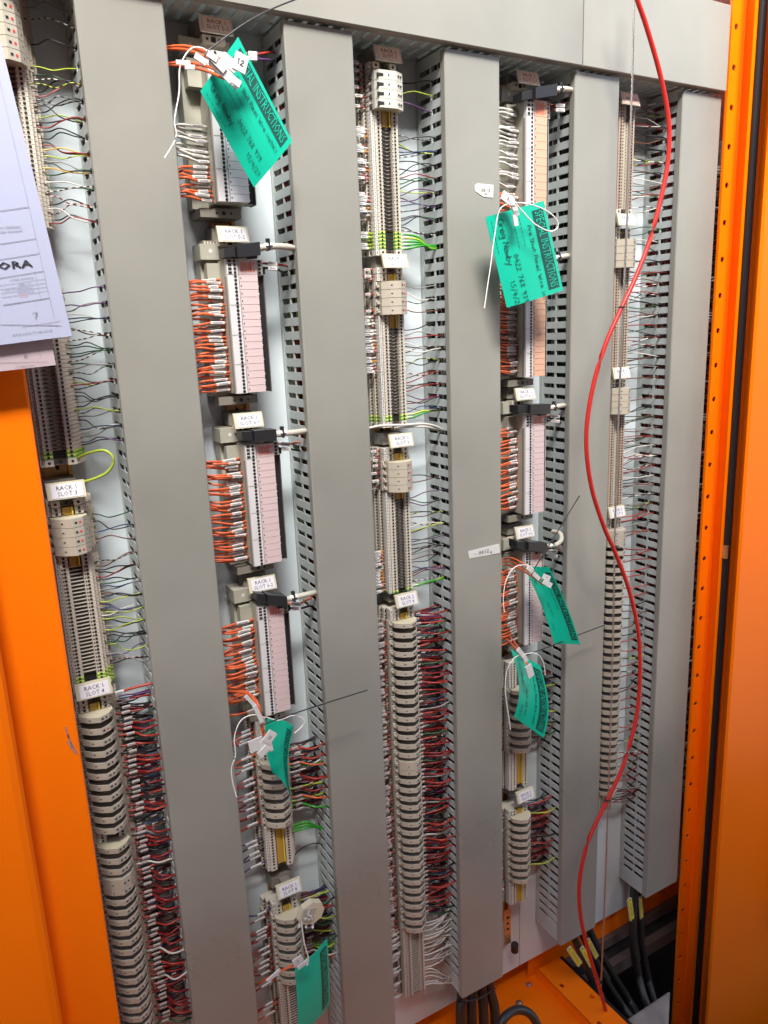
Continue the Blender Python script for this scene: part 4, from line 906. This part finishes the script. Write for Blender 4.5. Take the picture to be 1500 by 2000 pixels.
# bunches of disconnected orange wires with white connectors, strings, ties
def bunch(pts_list, y, label, r=.0015, col='orange'):
    t = thing('wire_bunch', label, 'wires', tuple(at(*pts_list[0][0], y)), 'disconnected orange wire bunches')
    for i, pts in enumerate(pts_list):
        MB().tube([tuple(at(px, py, y + (1.03 - y) * max(0, 1 - k / (len(pts) * .6)) - i * .0015)) for k, (px, py) in enumerate(pts)], r, WC[col], sides=7, sub=4).build('wire', t, smooth_=True)
    return t
LK = [0]
def quad_label(t, c, ang, L, H, y, text=None, m='white', name='marker_label', d=.0021):
    LK[0] += 1; y = y - (LK[0] % 9) * .0013; p = at(*c, y); ca, sa = math.cos(ang), math.sin(ang)
    def F(a, b_, o=0): return (p.x + a * ca - b_ * sa, p.y - o, p.z + a * sa + b_ * ca)
    mb = MB(); h, k = L / 2, H / 2
    mb.hexa([F(-h, -k, -d), F(h, -k, -d), F(h, -k, d * .2), F(-h, -k, d * .2), F(-h, k, -d), F(h, k, -d), F(h, k, d * .2), F(-h, k, d * .2)], m); o = mb.build(name, t)
    if text:
        mb = MB()
        hgt = H * .30
        for qd in scrawl(text, -len(text) * hgt * .42, -hgt / 2, hgt, .8, .16): mb.add([F(x, z_, d * .2 + .0004) for x, z_ in qd], [(0, 1, 2, 3)], 'ink')
        mb.build('handwriting', o)
    return o
b1 = bunch([[(325, 92), (360, 90), (395, 98), (425, 112), (450, 128)], [(327, 96), (362, 97), (395, 108), (425, 122), (448, 140)], [(325, 125), (365, 122), (400, 128), (430, 140), (450, 150)], [(328, 127), (368, 130), (402, 138), (430, 150), (455, 160)]], .94, 'bunch of disconnected orange wires tied to the top left green tag', .0019)
for c, a, L, H, tx in (((448, 122), -.55, .020, .013, None), ((470, 122), -.35, .016, .020, '12'), ((447, 148), -.75, .030, .010, '54'), ((432, 138), -.7, .030, .008, None), ((392, 115), -.5, .014, .007, None), ((425, 122), -.7, .022, .009, None), ((415, 110), -.5, .012, .007, None), ((462, 160), -.5, .010, .008, None)):
    quad_label(b1, c, a, L, H, .930, tx)
for c in ((358, 122), (375, 131)): quad_label(b1, c, .05, .017, .005, .985)
b3 = bunch([[(983, 1092), (1000, 1090), (1020, 1100), (1040, 1115), (1058, 1132)], [(983, 1097), (1002, 1098), (1022, 1110), (1040, 1122), (1055, 1138)], [(984, 1102), (1008, 1108), (1026, 1118), (1045, 1130), (1060, 1142)]], .945, 'bunch of disconnected orange wires on the RACK 2 SLOT 6-2 green tag')
for c, a, L, H, tx in (((1046, 1124), -.75, .024, .007, None), ((1068, 1128), -.5, .016, .009, '7'), ((1070, 1140), -.6, .020, .009, None), ((1036, 1112), -.75, .014, .008, None)): quad_label(b3, c, a, L, H, .936, tx)
b4 = bunch([[(985, 1245), (1000, 1258), (1015, 1275), (1028, 1298)], [(994, 1242), (1008, 1258), (1020, 1278), (1032, 1300)]], .945, 'pair of disconnected orange wires on the lower right green tag')
for c, a, L, H in (((1017, 1274), -.9, .018, .008), ((1026, 1286), -1.1, .014, .008), ((1035, 1311), -1.25, .024, .013)): quad_label(b4, c, a, L, H, .94)
b5 = bunch([[(445, 1355), (475, 1350), (495, 1362), (508, 1390), (515, 1435)], [(445, 1350), (470, 1352), (490, 1358), (505, 1378), (512, 1430)], [(446, 1372), (470, 1368), (490, 1360), (502, 1385), (518, 1440)]], .945, 'bunch of disconnected orange wires above the twisted green tag', .0019)
for c, a, L, H, tx in (((490, 1370), -1.0, .024, .005, None), ((505, 1395), -1.25, .030, .006, None), ((500, 1455), .1, .020, .018, None), ((520, 1458), .1, .018, .020, None), ((527, 1440), .8, .018, .014, '12'), ((515, 1468), .6, .016, .010, None)): quad_label(b5, c, a, L, H, .935, tx)
b6 = bunch([[(497, 1925), (520, 1912), (545, 1898), (575, 1885)]], .94, 'single disconnected orange wire with white sleeve at the bottom tag', .0020)
for c, a, L, H, tx in (((535, 1906), .42, .024, .0052, None), ((582, 1877), .25, .016, .012, '^'), ((592, 1884), .30, .018, .006, None)): quad_label(b6, c, a, L, H, .932, tx)
b2 = thing('marker_labels', 'small white marker labels tied at the corner of the looped green tag', 'labels', tuple(at(990, 392, .94)))
for c, a, L, H, tx in (((992, 388), -.5, .022, .013, 'X2'), ((1005, 405), -1.1, .026, .009, None), ((1007, 430), -1.35, .016, .008, None)): quad_label(b2, c, a, L, H, .935, tx)
def string(pts, y, label, r=.00085): return free('string', pts, y, r, 'string', label, 'string', sides=6, sub=6, group='white strings of the green tags')
string([(408, 105), (395, 94), (372, 96), (352, 130), (350, 180), (341, 235), (344, 268), (322, 308)], .93, 'white string hanging left of the top left green tag')
string([(1008, 395), (992, 398), (975, 412), (966, 460), (958, 520), (952, 560), (946, 602)], .93, 'long white string end over the third duct beside the looped tag')
string([(1006, 396), (1030, 398), (1060, 408), (1084, 425), (1090, 442), (1075, 452), (1045, 438), (1020, 412), (1006, 396)], .925, 'white string loop over the banner of the looped green tag', .001)
string([(1043, 1112), (1030, 1104), (1005, 1108), (988, 1135), (983, 1170), (985, 1195)], .935, 'white string curving left of the narrow green tag')
string([(1022, 1278), (1005, 1285), (990, 1310), (987, 1350), (992, 1390), (997, 1424)], .935, 'white string hanging left of the curled green tag')
string([(1022, 1278), (1045, 1276), (1060, 1290), (1065, 1318)], .935, 'short white string curving right over the curled green tag')
string([(518, 1402), (495, 1396), (470, 1408), (458, 1440), (460, 1475), (452, 1500), (455, 1530), (462, 1556)], .935, 'long white string hanging left of the twisted green tag')
string([(518, 1400), (545, 1407), (570, 1398), (590, 1402), (593, 1415), (575, 1432)], .935, 'white string loop right of the twisted green tag')
string([(588, 1795), (594, 1840), (602, 1870), (600, 1885)], .945, 'taut white string from the loose relay to the bottom green tag', .0011)
def tie(pts, y, label): return free('cable_tie', pts, y, .0010, 'black', label, 'cable tie', sides=5, sub=5, group='black cable ties with long tails')
tie([(398, 118), (404, 102), (425, 85), (475, 48), (530, 18), (590, -6)], .925, 'black cable tie tail rising to the top edge from the top tag')
tie([(508, 1420), (522, 1412), (570, 1395), (640, 1372), (717, 1348)], .93, 'black cable tie tail crossing the second duct cover')
tie([(1038, 1124), (1043, 1112), (1080, 1052), (1132, 968)], .93, 'black cable tie tail rising steeply onto the fourth duct')
tie([(1018, 1288), (1030, 1279), (1080, 1260), (1130, 1240), (1180, 1221)], .96, 'black cable tie tail passing behind the narrow green tag')

# ================================================================== STICKERS ON THE DUCT
def sticker(pts, text, txt_at, ang, label, hgt):
    mb = MB(); P = [at(*p, .9992) for p in pts]; n = len(P)
    vs = [tuple(p) for p in P] + [(p.x, .9998, p.z) for p in P]
    mb.add(vs, [tuple(range(n)), tuple(reversed(range(n, 2 * n)))] + [(i, n + i, n + (i + 1) % n, (i + 1) % n) for i in range(n)], 'white'); t = mb.build('sticker'); tag(t, label, 'sticker')
    mb = MB(); ca, sa = math.cos(ang), math.sin(ang)
    for s, (px, py) in zip(text, txt_at):
        c = at(px, py, .9988)
        for qd in scrawl(s, 0, 0, hgt, 1.05, .16): mb.add([(c.x + x * ca - z_ * sa, .9986, c.z + x * sa + z_ * ca) for x, z_ in qd], [(0, 1, 2, 3)], 'ink')
    mb.build('handwriting', t)
sticker([(927, 362), (933, 358), (964, 361), (963, 386), (944, 384), (928, 373)], ('.0012', '<'), ((936, 374), (948, 382)), .02, 'small white sticker with a left arrow high on the third duct', .0042)
sticker([(914, 1077), (975, 1062), (977, 1080), (917, 1091)], ('-.0012', '>'), ((926, 1085), (957, 1082)), .02, 'long white sticker with a right arrow lower on the third duct', .0052)

# ================================================================== RED CABLE, ROPE
t = thing('red_cable', 'red cable hanging in a long curve in front of the fourth duct', 'cable', tuple(at(1245, 0, .92)))
RC = [(1236, -40), (1245, 0), (1262, 50), (1288, 140), (1304, 220), (1307, 280), (1299, 350), (1272, 460), (1240, 545), (1212, 605), (1180, 680), (1155, 770), (1145, 860), (1155, 950), (1180, 1030), (1200, 1075), (1228, 1150), (1246, 1230), (1250, 1310), (1243, 1400), (1217, 1495), (1185, 1565), (1150, 1640), (1132, 1720), (1134, 1790), (1150, 1860), (1168, 1920), (1182, 1970), (1195, 2030)]
MB().tube([tuple(at(px, py, .93)) for px, py in RC], .0038, 'redcable', sides=12, sub=5).build('sheath', t, smooth_=True)
for (px, py) in ((1214, 600), (1202, 1068), (1186, 1562), (1171, 1918)):
    p = at(px, py, .93); mb = MB(); mb.prism([(p.x +   .0049 * math.cos(a), p.y + .0049 * math.sin(a)) for a in [i * PI / 5 for i in range(10)]], p.z - .0014, p.z + .0014, 'black')
    mb.box(p.x - .009, p.x + .009, p.y - .001, p.y + .001, p.z - .0007, p.z + .0007, 'black'); mb.build('cable_tie', t)
t = thing('wire_rope', 'thin grey steel wire rope hanging straight down beside the red cable', 'rope', tuple(at(1238, 0, .96)))
RP = [(1239, -40), (1237, 60), (1234, 180), (1226, 400), (1216, 620), (1207, 850), (1201, 1050), (1196, 1300), (1190, 1500), (1181, 1760), (1172, 1965)]
for k in range(3):
    P = smooth([tuple(at(px, py, .955)) for px, py in RP], 26); P = [p + Vector((.0010 * math.cos(i * 1.1 + k * 2.094), .0008 * math.sin(i * 1.1 + k * 2.094), 0)) for i, p in enumerate(P)]
    MB().tube(P, .0010, 'steel', sides=5, sub=1).build('strand', t, smooth_=True)
p = at(1172, 1968, .955); mb = MB(); mb.box(p.x - .006, p.x + .006, p.y - .003, p.y + .003, p.z - .008, p.z + .004, 'steel'); mb.box(p.x + .006, p.x + .014, p.y - .002, p.y + .002, p.z - .002, p.z + .003, 'steel'); mb.build('rope_clamp', t)

# ================================================================== CABLES AT THE FOOT
def fat(name, pts, r, label, parent=None):
    o = MB().tube([tuple(p) for p in pts], r, 'cableblack', sides=12, sub=6)
    if parent: return o.build(name, parent, smooth_=True)
    return tag(o.build(name, smooth_=True), label, 'cable', 'black armoured cables at the cabinet foot')
def A_(px, py, y): return at(px, py, y)
def ytag(cable_obj, p, q, wd, y, k):
    a, b_ = at(*p, y), at(*q, y); d = (b_ - a); L = d.length; d.normalize(); s_ = Vector((d.z, 0, -d.x)).normalized()
    if s_.x < 0: s_ = -s_
    t = thing('cable_tag', k, 'tag', tuple(a), 'yellow cable tags')
    def ov(e, o): 
        pr = []
        for i in range(12):
            an = 2 * PI * i / 12; cx_ = math.cos(an) * (wd / 2 + e); cz_ = math.sin(an) * (wd / 2 + e) * .7 + (L / 2 - wd * .3) * (1 if math.sin(an) >= 0 else -1)
            pr.append((a + b_) / 2 + s_ * cx_ + d * cz_ + Vector((0, -o, 0)))
        return pr
    for e, o1, m, nm in ((.0022, .001, 'cream', 'frame'), (0, .0016, 'tagyellow', 'insert')):
        P0, P1 = ov(e, o1), ov(e, -.0012 + (0 if nm == 'frame' else .0018)); n = 12; mb = MB()
        mb.add([tuple(p) for p in P0 + P1], [tuple(range(n)), tuple(reversed(range(n, 2 * n)))] + [(i, n + i, n + (i + 1) % n, (i + 1) % n) for i in range(n)], m)
        if nm == 'insert':
            c = (a + b_) / 2
            for k2 in (-1, 1):
                e0 = c + d * (k2 * (L / 2 - wd * .1)) + Vector((0, -.002, 0)); mb.add([tuple(e0 + s_ * x + d * z_) for x, z_ in ((-.0022, -.0015), (.0022, -.0015), (.0022, .0015), (-.0022, .0015))], [(0, 1, 2, 3)], 'black')
            for i in range(7):
                z_ = -L * .28 + i * L * .09
                for xx, ww in ((-.0018, .0012), (.0008, .0014)): mb.add([tuple(c + s_ * (xx + a2 * ww) + d * (z_ + b2 * .0022) + Vector((0, -.002, 0))) for a2, b2 in ((0, 0), (1, 0), (1, 1), (0, 1))], [(0, 1, 2, 3)], 'ink')
        mb.build(nm, t)
bot = FZ
# under the fifth duct
fat('power_cable', [Vector((1.222, 1.055, -1.23)), Vector((1.222, 1.052, -1.275)), A_(1236, 1830, 1.03), A_(1246, 1900, 1.02), A_(1262, 1960, .98), A_(1290, 2010, .95)], .0095, 'left black cable of the pair dropping from the fifth duct')
fat('power_cable', [Vector((1.246, 1.06, -1.23)), Vector((1.246, 1.058, -1.275)), A_(1252, 1830, 1.04), A_(1264, 1900, 1.03), A_(1276, 1950, 1.0), A_(1300, 2010, .96)], .0085, 'right black cable of the pair dropping from the fifth duct')
fat('power_cable', [A_(1132, 1812, 1.04), A_(1150, 1850, 1.03), A_(1180, 1910, 1.02), A_(1212, 1960, 1.0), A_(1236, 1992, .97), A_(1260, 2030, .95)], .0088, 'black cable leaning right under the fourth duct, behind the yellow tags')
fat('power_cable', [A_(1145, 1800, 1.05), A_(1166, 1850, 1.04), A_(1195, 1900, 1.03), A_(1228, 1952, 1.01), A_(1250, 1990, .97), A_(1275, 2030, .95)], .0085, 'black cable leaning right under the fourth duct, nearest the pit')
fat('power_cable', [A_(1120, 1828, 1.03), A_(1136, 1865, 1.02), A_(1160, 1920, 1.01), A_(1190, 1975, .98), A_(1205, 2010, .96)], .0085, 'black cable leaning right under the fourth duct, nearest the red cable')
for i, (x0, x1) in enumerate(((903, 900), (922, 921), (940, 944), (955, 966))):
    fat('power_cable', [A_(x0, 1890, 1.045), A_(x0 + 1, 1930, 1.04), A_(x1, 1970, 1.03), A_(x1 + 2, 2040, 1.02)], .0105, 'black cable under the third duct, %s from the left' % ['first', 'second', 'third', 'fourth'][i])
p = A_(930, 1945, 1.02); mb = MB(); mb.tube([tuple(A_(893, 1950, 1.025)), tuple(A_(915, 1955, 1.005)), tuple(A_(940, 1948, 1.005)), tuple(A_(968, 1930, 1.025))], .0015, 'black', sides=6, sub=4)
tag(mb.build('cable_tie', smooth_=True), 'black tie round the cables under the third duct', 'cable tie', 'black cable ties with long tails')
fat('conduit', [A_(968, 2030, .94), A_(985, 1988, .95), A_(1012, 1972, .96), A_(1040, 1985, .95), A_(1060, 2030, .93)], .0085, 'black conduit arching up from the bottom edge')
ytag(None, (1229, 1756), (1234, 1796), .011, 1.025, 'yellow cable tag on the left cable under the fifth duct')
ytag(None, (1250, 1752), (1253, 1793), .007, 1.036, 'yellow cable tag turned sideways on the right cable under the fifth duct')
ytag(None, (1111, 1852), (1133, 1884), .010, 1.00, 'yellow cable tag furthest left under the fourth duct')
ytag(None, (1136, 1851), (1156, 1886), .009, 1.00, 'yellow cable tag in the middle under the fourth duct')
ytag(None, (1148, 1835), (1166, 1870), .007, 1.012, 'yellow cable tag behind the red cable under the fourth duct')

# ================================================================== ORANGE FRAMES
lf = thing('door_post', 'orange steel door post filling the lower left edge', 'door post', (.0, .98, -1.5))
e0, e1 = at(49, 725, .98), at(237, 2000, .98); xe = (e0.x + e1.x) / 2
i0, i1 = at(10, 1335, .95), at(125, 2000, .95); xi = (i0.x + i1.x) / 2
mb = MB(); r_ = .004
mb.prism([(-.45, .98), (xi - .004, .98), (xe - r_, .98), (xe - r_ * .3, .9812), (xe, .985), (xe, .995), (xe - .003, .995), (xe - .003, .986), (-.45, .986)], -1.6, .95, 'orange'); mb.build('frame_sheet', lf)
mb = MB(); mb.prism([(-.45, .95), (xi - .012, .95), (xi - .004, .9525), (xi, .958), (xi, .9795), (-.45, .9795)], -1.6, .95, 'orange'); mb.build('door_edge', lf)
# paint scuff: bare grey streaks
mb = MB()
for (a, b_, wq) in (((127, 1420), (133, 1442), 3), ((131, 1436), (140, 1462), 4), ((137, 1450), (150, 1474), 3), ((129, 1448), (146, 1472), 2)):
    p, q = at(*a, .9794), at(*b_, .9794); mb.add([(p.x, p.y, p.z), (p.x + wq * .0005, p.y, p.z), (q.x + wq * .0005, q.y, q.z), (q.x, q.y, q.z)], [(0, 1, 2, 3)], 'inkgrey')
mb.build('paint_scuff', lf)
rf = thing('door_frame', 'orange steel frame with a row of holes along the right edge', 'door frame', (1.2, 0.9990, -1.5))
def fx(px, py, y): return at(px, py, y).x
x0 = (fx(1429, 100, 0.9990) + fx(1364, 1100, 0.9990) + fx(1306, 2000, 0.9990)) / 3; x1 = (fx(1454, 100, 0.9990) + fx(1390, 1100, 0.9990) + fx(1328, 2000, 0.9990)) / 3
x0 += .006
print('flange', x0, x1, [fx(*p, 0.9990) for p in ((1429, 100), (1364, 1100), (1306, 2000))])
holes = [(1438, 133 ), (1432, 211), (1427, 288), (1422, 363), (1417, 437), (1413, 509), (1408, 579), (1403, 647), (1399, 715), (1394, 781), (1390, 845), (1386, 908)]
hz0 = at(1438, 133, 0.9990).z; hz1 = at(1386, 908, 0.9990).z; hp_ = (hz0 - hz1) / (len(holes) - 1); hxc = x0 + (x1 - x0) * .38
zz_ = [.95]; z = hz0 + 6 * hp_
while z > 0.9740: z -= hp_
while z > -1.77: zz_ += [z + .0050, z - .0050]; z -= hp_
zz_.append(-1.79)
mb = MB(); grid_wall(mb, [x0, hxc - .0050, hxc + .0050, x1], zz_, lambda i, j: not (i == 1 and j % 2 == 1), lambda a, b_, t_: (a, 0.9990 + .003 * t_, b_), M['orange'])
# round the openings off with corner fillets
for k in range(1, len(zz_) - 1, 2):
    za, zb_ = zz_[k], zz_[k + 1]; xa, xb_ = hxc - .0050, hxc + .0050; c = .0030
    for (cx0, cz0, sx, sz) in ((xa, za, 1, -1), (xb_, za, -1, -1), (xa, zb_, 1, 1), (xb_, zb_, -1, 1)):
        mb.add([(cx0, 0.9991, cz0), (cx0 + sx * c, 0.9991, cz0), (cx0, 0.9991, cz0 + sz * c)], [(0, 1, 2)], 'orange')
mb.box(x0, x0 + .002, 1.0020, 1.0045, -1.79, .95, 'orange')
mb.build('drilled_flange', rf)
g0 = (fx(1486, 100, 0.9590) + fx(1418, 1100, 0.9590) + fx(1347, 2000, 0.9590)) / 3; g1 = (fx(1505, 100, 0.9590) + fx(1437, 1100, 0.9590) + fx(1363, 2000, 0.9590)) / 3
mb = MB(); mb.prism([(x1, 0.9995), (x1 + .002, 0.9975), (x1 + (g0 - x1) * .35, 0.9860), (g0 - .002, 0.9690), (g1 + .004, 0.9690), (g1 + .004, 0.9730), (x1 + .004, 1.0050), (x1, 1.0050)], -1.79, .95, 'orange'); mb.build('frame_channel', rf)
hx = (fx(1485, 600, 0.9290) + fx(1451, 1100, 0.9290) + fx(1375, 2000, 0.9290)) / 3
d = bpy.data.objects.new('door', None); d['_w'] = (hx, 0.9340, -1.5); d.parent = cab; d.location = Vector((hx, 0.9340, -1.5)) - Vector(cab['_w']); d.empty_display_size = .02; C.objects.link(d); d['label'] = 'open orange door with black rubber seal'
gm = (g0 + g1) / 2; gr = (g1 - g0) / 2 * .62
mb = MB(); mb.prism([(gm + gr * math.cos(a),   0.9650 + gr * .6 * math.sin(a)) for a in [i * PI / 6 for i in range(12)]], -1.79, .95, 'gasket'); o = mb.build('seal', d, smooth_=False)
mb = MB(); mb.prism([(g1 - .004, 0.9685), (g1 + .003, 0.9610), (hx - .004, 0.9330), (hx, 0.9290), (hx + .6, 0.9290), (hx + .6, 0.9330), (hx + .002, 0.9330), (g1 + .006, 0.9685)], -1.79, .95, 'orange'); mb.build('door_sheet', d)
p = at(1412, 1085, 0.9740); mb = MB(); mb.box(p.x - .012, g0 + .004, 0.9690, 0.9790, p.z - .022, p.z + .022, 'orange'); mb.box(p.x - .005, g0 + .005, 0.9590, 0.9690, p.z - .002, p.z + .026, 'zinc')
mb.build('hinge_lug', rf)

# ================================================================== DRAWINGS ON THE LEFT
def sheet(A, B, Cc, D, ys, m, label, lines):
    P4 = [at(*p, y) for p, y in zip((A, B, Cc, D), ys)]
    def Q(u, v, o=0.):
        p = P4[0] * (1 - u) * (1 - v) + P4[1] * u * (1 - v) + P4[2] * u * v + P4[3] * (1 - u) * v
        return p + Vector((0, .006 * math.sin(PI * v) * -.6 - o, 0))
    t = thing('drawing_sheet', label, 'paper', tuple(P4[2]), 'printed drawing sheets')
    mb = MB(); n = 12; vs = []
    for o in (0, -.0008):
        for i in range(n + 1):
            for j in range(2): vs.append(tuple(Q(j, i / n, o)))
    K = 2 * (n + 1); fs = []
    for i in range(n): a = 2 * i; fs += [(a, a + 1, a + 3, a + 2), (K + a, K + a + 2, K + a + 3, K + a + 1), (a + 1, K + a + 1, K + a + 3, a + 3), (a, a + 2, K + a + 2, K + a)]
    fs += [(0, K, K + 1, 1), (2 * n, 2 * n + 1, K + 2 * n + 1, K + 2 * n)]
    mb.add(vs, fs, m); pp = mb.build('sheet', t)
    # inverse mapping from photograph places to the sheet, so print is laid in the sheet's own frame
    mb = MB()
    for kind, *r in lines:
        if kind == 'l':
            (ua, va), (ub, vb), wd = r; n_ = 6
            for k in range(n_):
                a, b_ = (ua + (ub - ua) * k / n_, va + (vb - va) * k / n_), (ua + (ub - ua) * (k + 1) / n_, va + (vb - va) * (k + 1) / n_)
                if abs(ub - ua) > abs(vb - va): mb.add([tuple(Q(*a, .0006)), tuple(Q(*b_, .0006)), tuple(Q(b_[0], b_[1] + wd, .0006)), tuple(Q(a[0], a[1] + wd, .0006))], [(0, 1, 2, 3)], 'inkgrey')
                else: mb.add([tuple(Q(*a, .0006)), tuple(Q(*b_, .0006)), tuple(Q(b_[0] + wd, b_[1], .0006)), tuple(Q(a[0] + wd, a[1], .0006))], [(0, 1, 2, 3)], 'inkgrey')
        elif kind == 't':
            s, u, v, su, sv, mm = r; V, Fc = letters(s, 1., 'RIGHT'); mb.add([tuple(Q(u + x * su, v - y * sv, .0008)) for x, y in V], Fc, mm)
        elif kind == 'h':
            s, u, v, su, sv = r
            for qd in scrawl(s, 0, 0, 1., .8, .10): mb.add([tuple(Q(u + x * su, v - y * sv, .0008)) for x, y in qd], [(0, 1, 2, 3)], 'inkgrey')
    mb.build('print', pp); return t
# sheet corners: top right, bottom right, and the parts outside the frame to the left
def U(px): return px
L1 = [('l', (.885, .02), (.885, .93), .0025), ('l', (.5, .665), (.885, .655), .0018), ('l', (.5, .56), (.885, .55), .0018),
      ('t', 'ORA', .80, .737, .14, .034, 'ink'), ('t', 'ORA', .8035, .737, .14, .034, 'ink'), ('t', 'ORA', .807, .738, .14, .034, 'ink'), ('l', (.5, .715), (.885, .705), .0018), ('l', (.5, .775), (.885, .765), .0018), ('l', (.5, .865), (.885, .858), .0022),
      ('l', (.5, .80), (.885, .792), .001), ('l', (.5, .813), (.885, .806), .001), ('l', (.5, .826), (.885, .820), .001), ('l', (.5, .84), (.885, .834), .001), ('l', (.81, .765), (.81, .86), .002),
      ('t', '-S1N1-000005', .79, .785, .035, .010, 'inkgrey'), ('t', 'SHEET OF', .76, .803, .026, .008, 'inkgrey'), ('t', 'LIST OF DRAWINGS', .77, .8165, .026, .008, 'inkgrey'), ('t', 'REVISION A', .77, .830, .026, .008, 'inkgrey'), ('t', 'ISSUED', .72, .843, .024, .007, 'redink'),
      ('t', 'LIST OF TERMINALS', .78, .612, .028, .009, 'inkgrey'), ('t', 'LOOP SHEET DIAGRAM', .78, .626, .028, .009, 'inkgrey'),
      ('h', '7', .72, .925, .06, .022), ('l', (.45, .93), (.93, .958), .0018), ('l', (.62, .947), (.93, .942), .0012), ('t', 'GTG-1295-TOW-0007', .85, .972, .034, .011, 'inkgrey'), ('t', 'NO', .86, .952, .022, .007, 'inkgrey'), ('t', 'A', .90, .958, .022, .007, 'inkgrey')]
sheet((-190, 60), (-4, 60), (141, 656), (-110, 688), (.935, .935, .935, .935), 'paper', 'bluish white drawing sheet hanging at the left edge, lettered ORA', L1)
L2 = [('l', (.87, .5), (.87, .96), .0025), ('h', '8', .72, .955, .05, .018), ('l', (.5, .962), (.93, .982), .0015), ('t', '-TOW-0008', .80, .99, .034, .010, 'inkgrey')]
sheet((-190, 260), (20, 240), (109, 713), (-110, 738), (.945, .945, .945, .945), 'paper2', 'lower pinkish drawing sheet showing under the first one', L2)

for o in sc.objects:
    if '_w' in o: del o['_w']
print('objects', len(sc.objects), 'tris', sum(sum(len(p.vertices) - 2 for p in o.data.polygons) for o in sc.objects if o.type == 'MESH'))
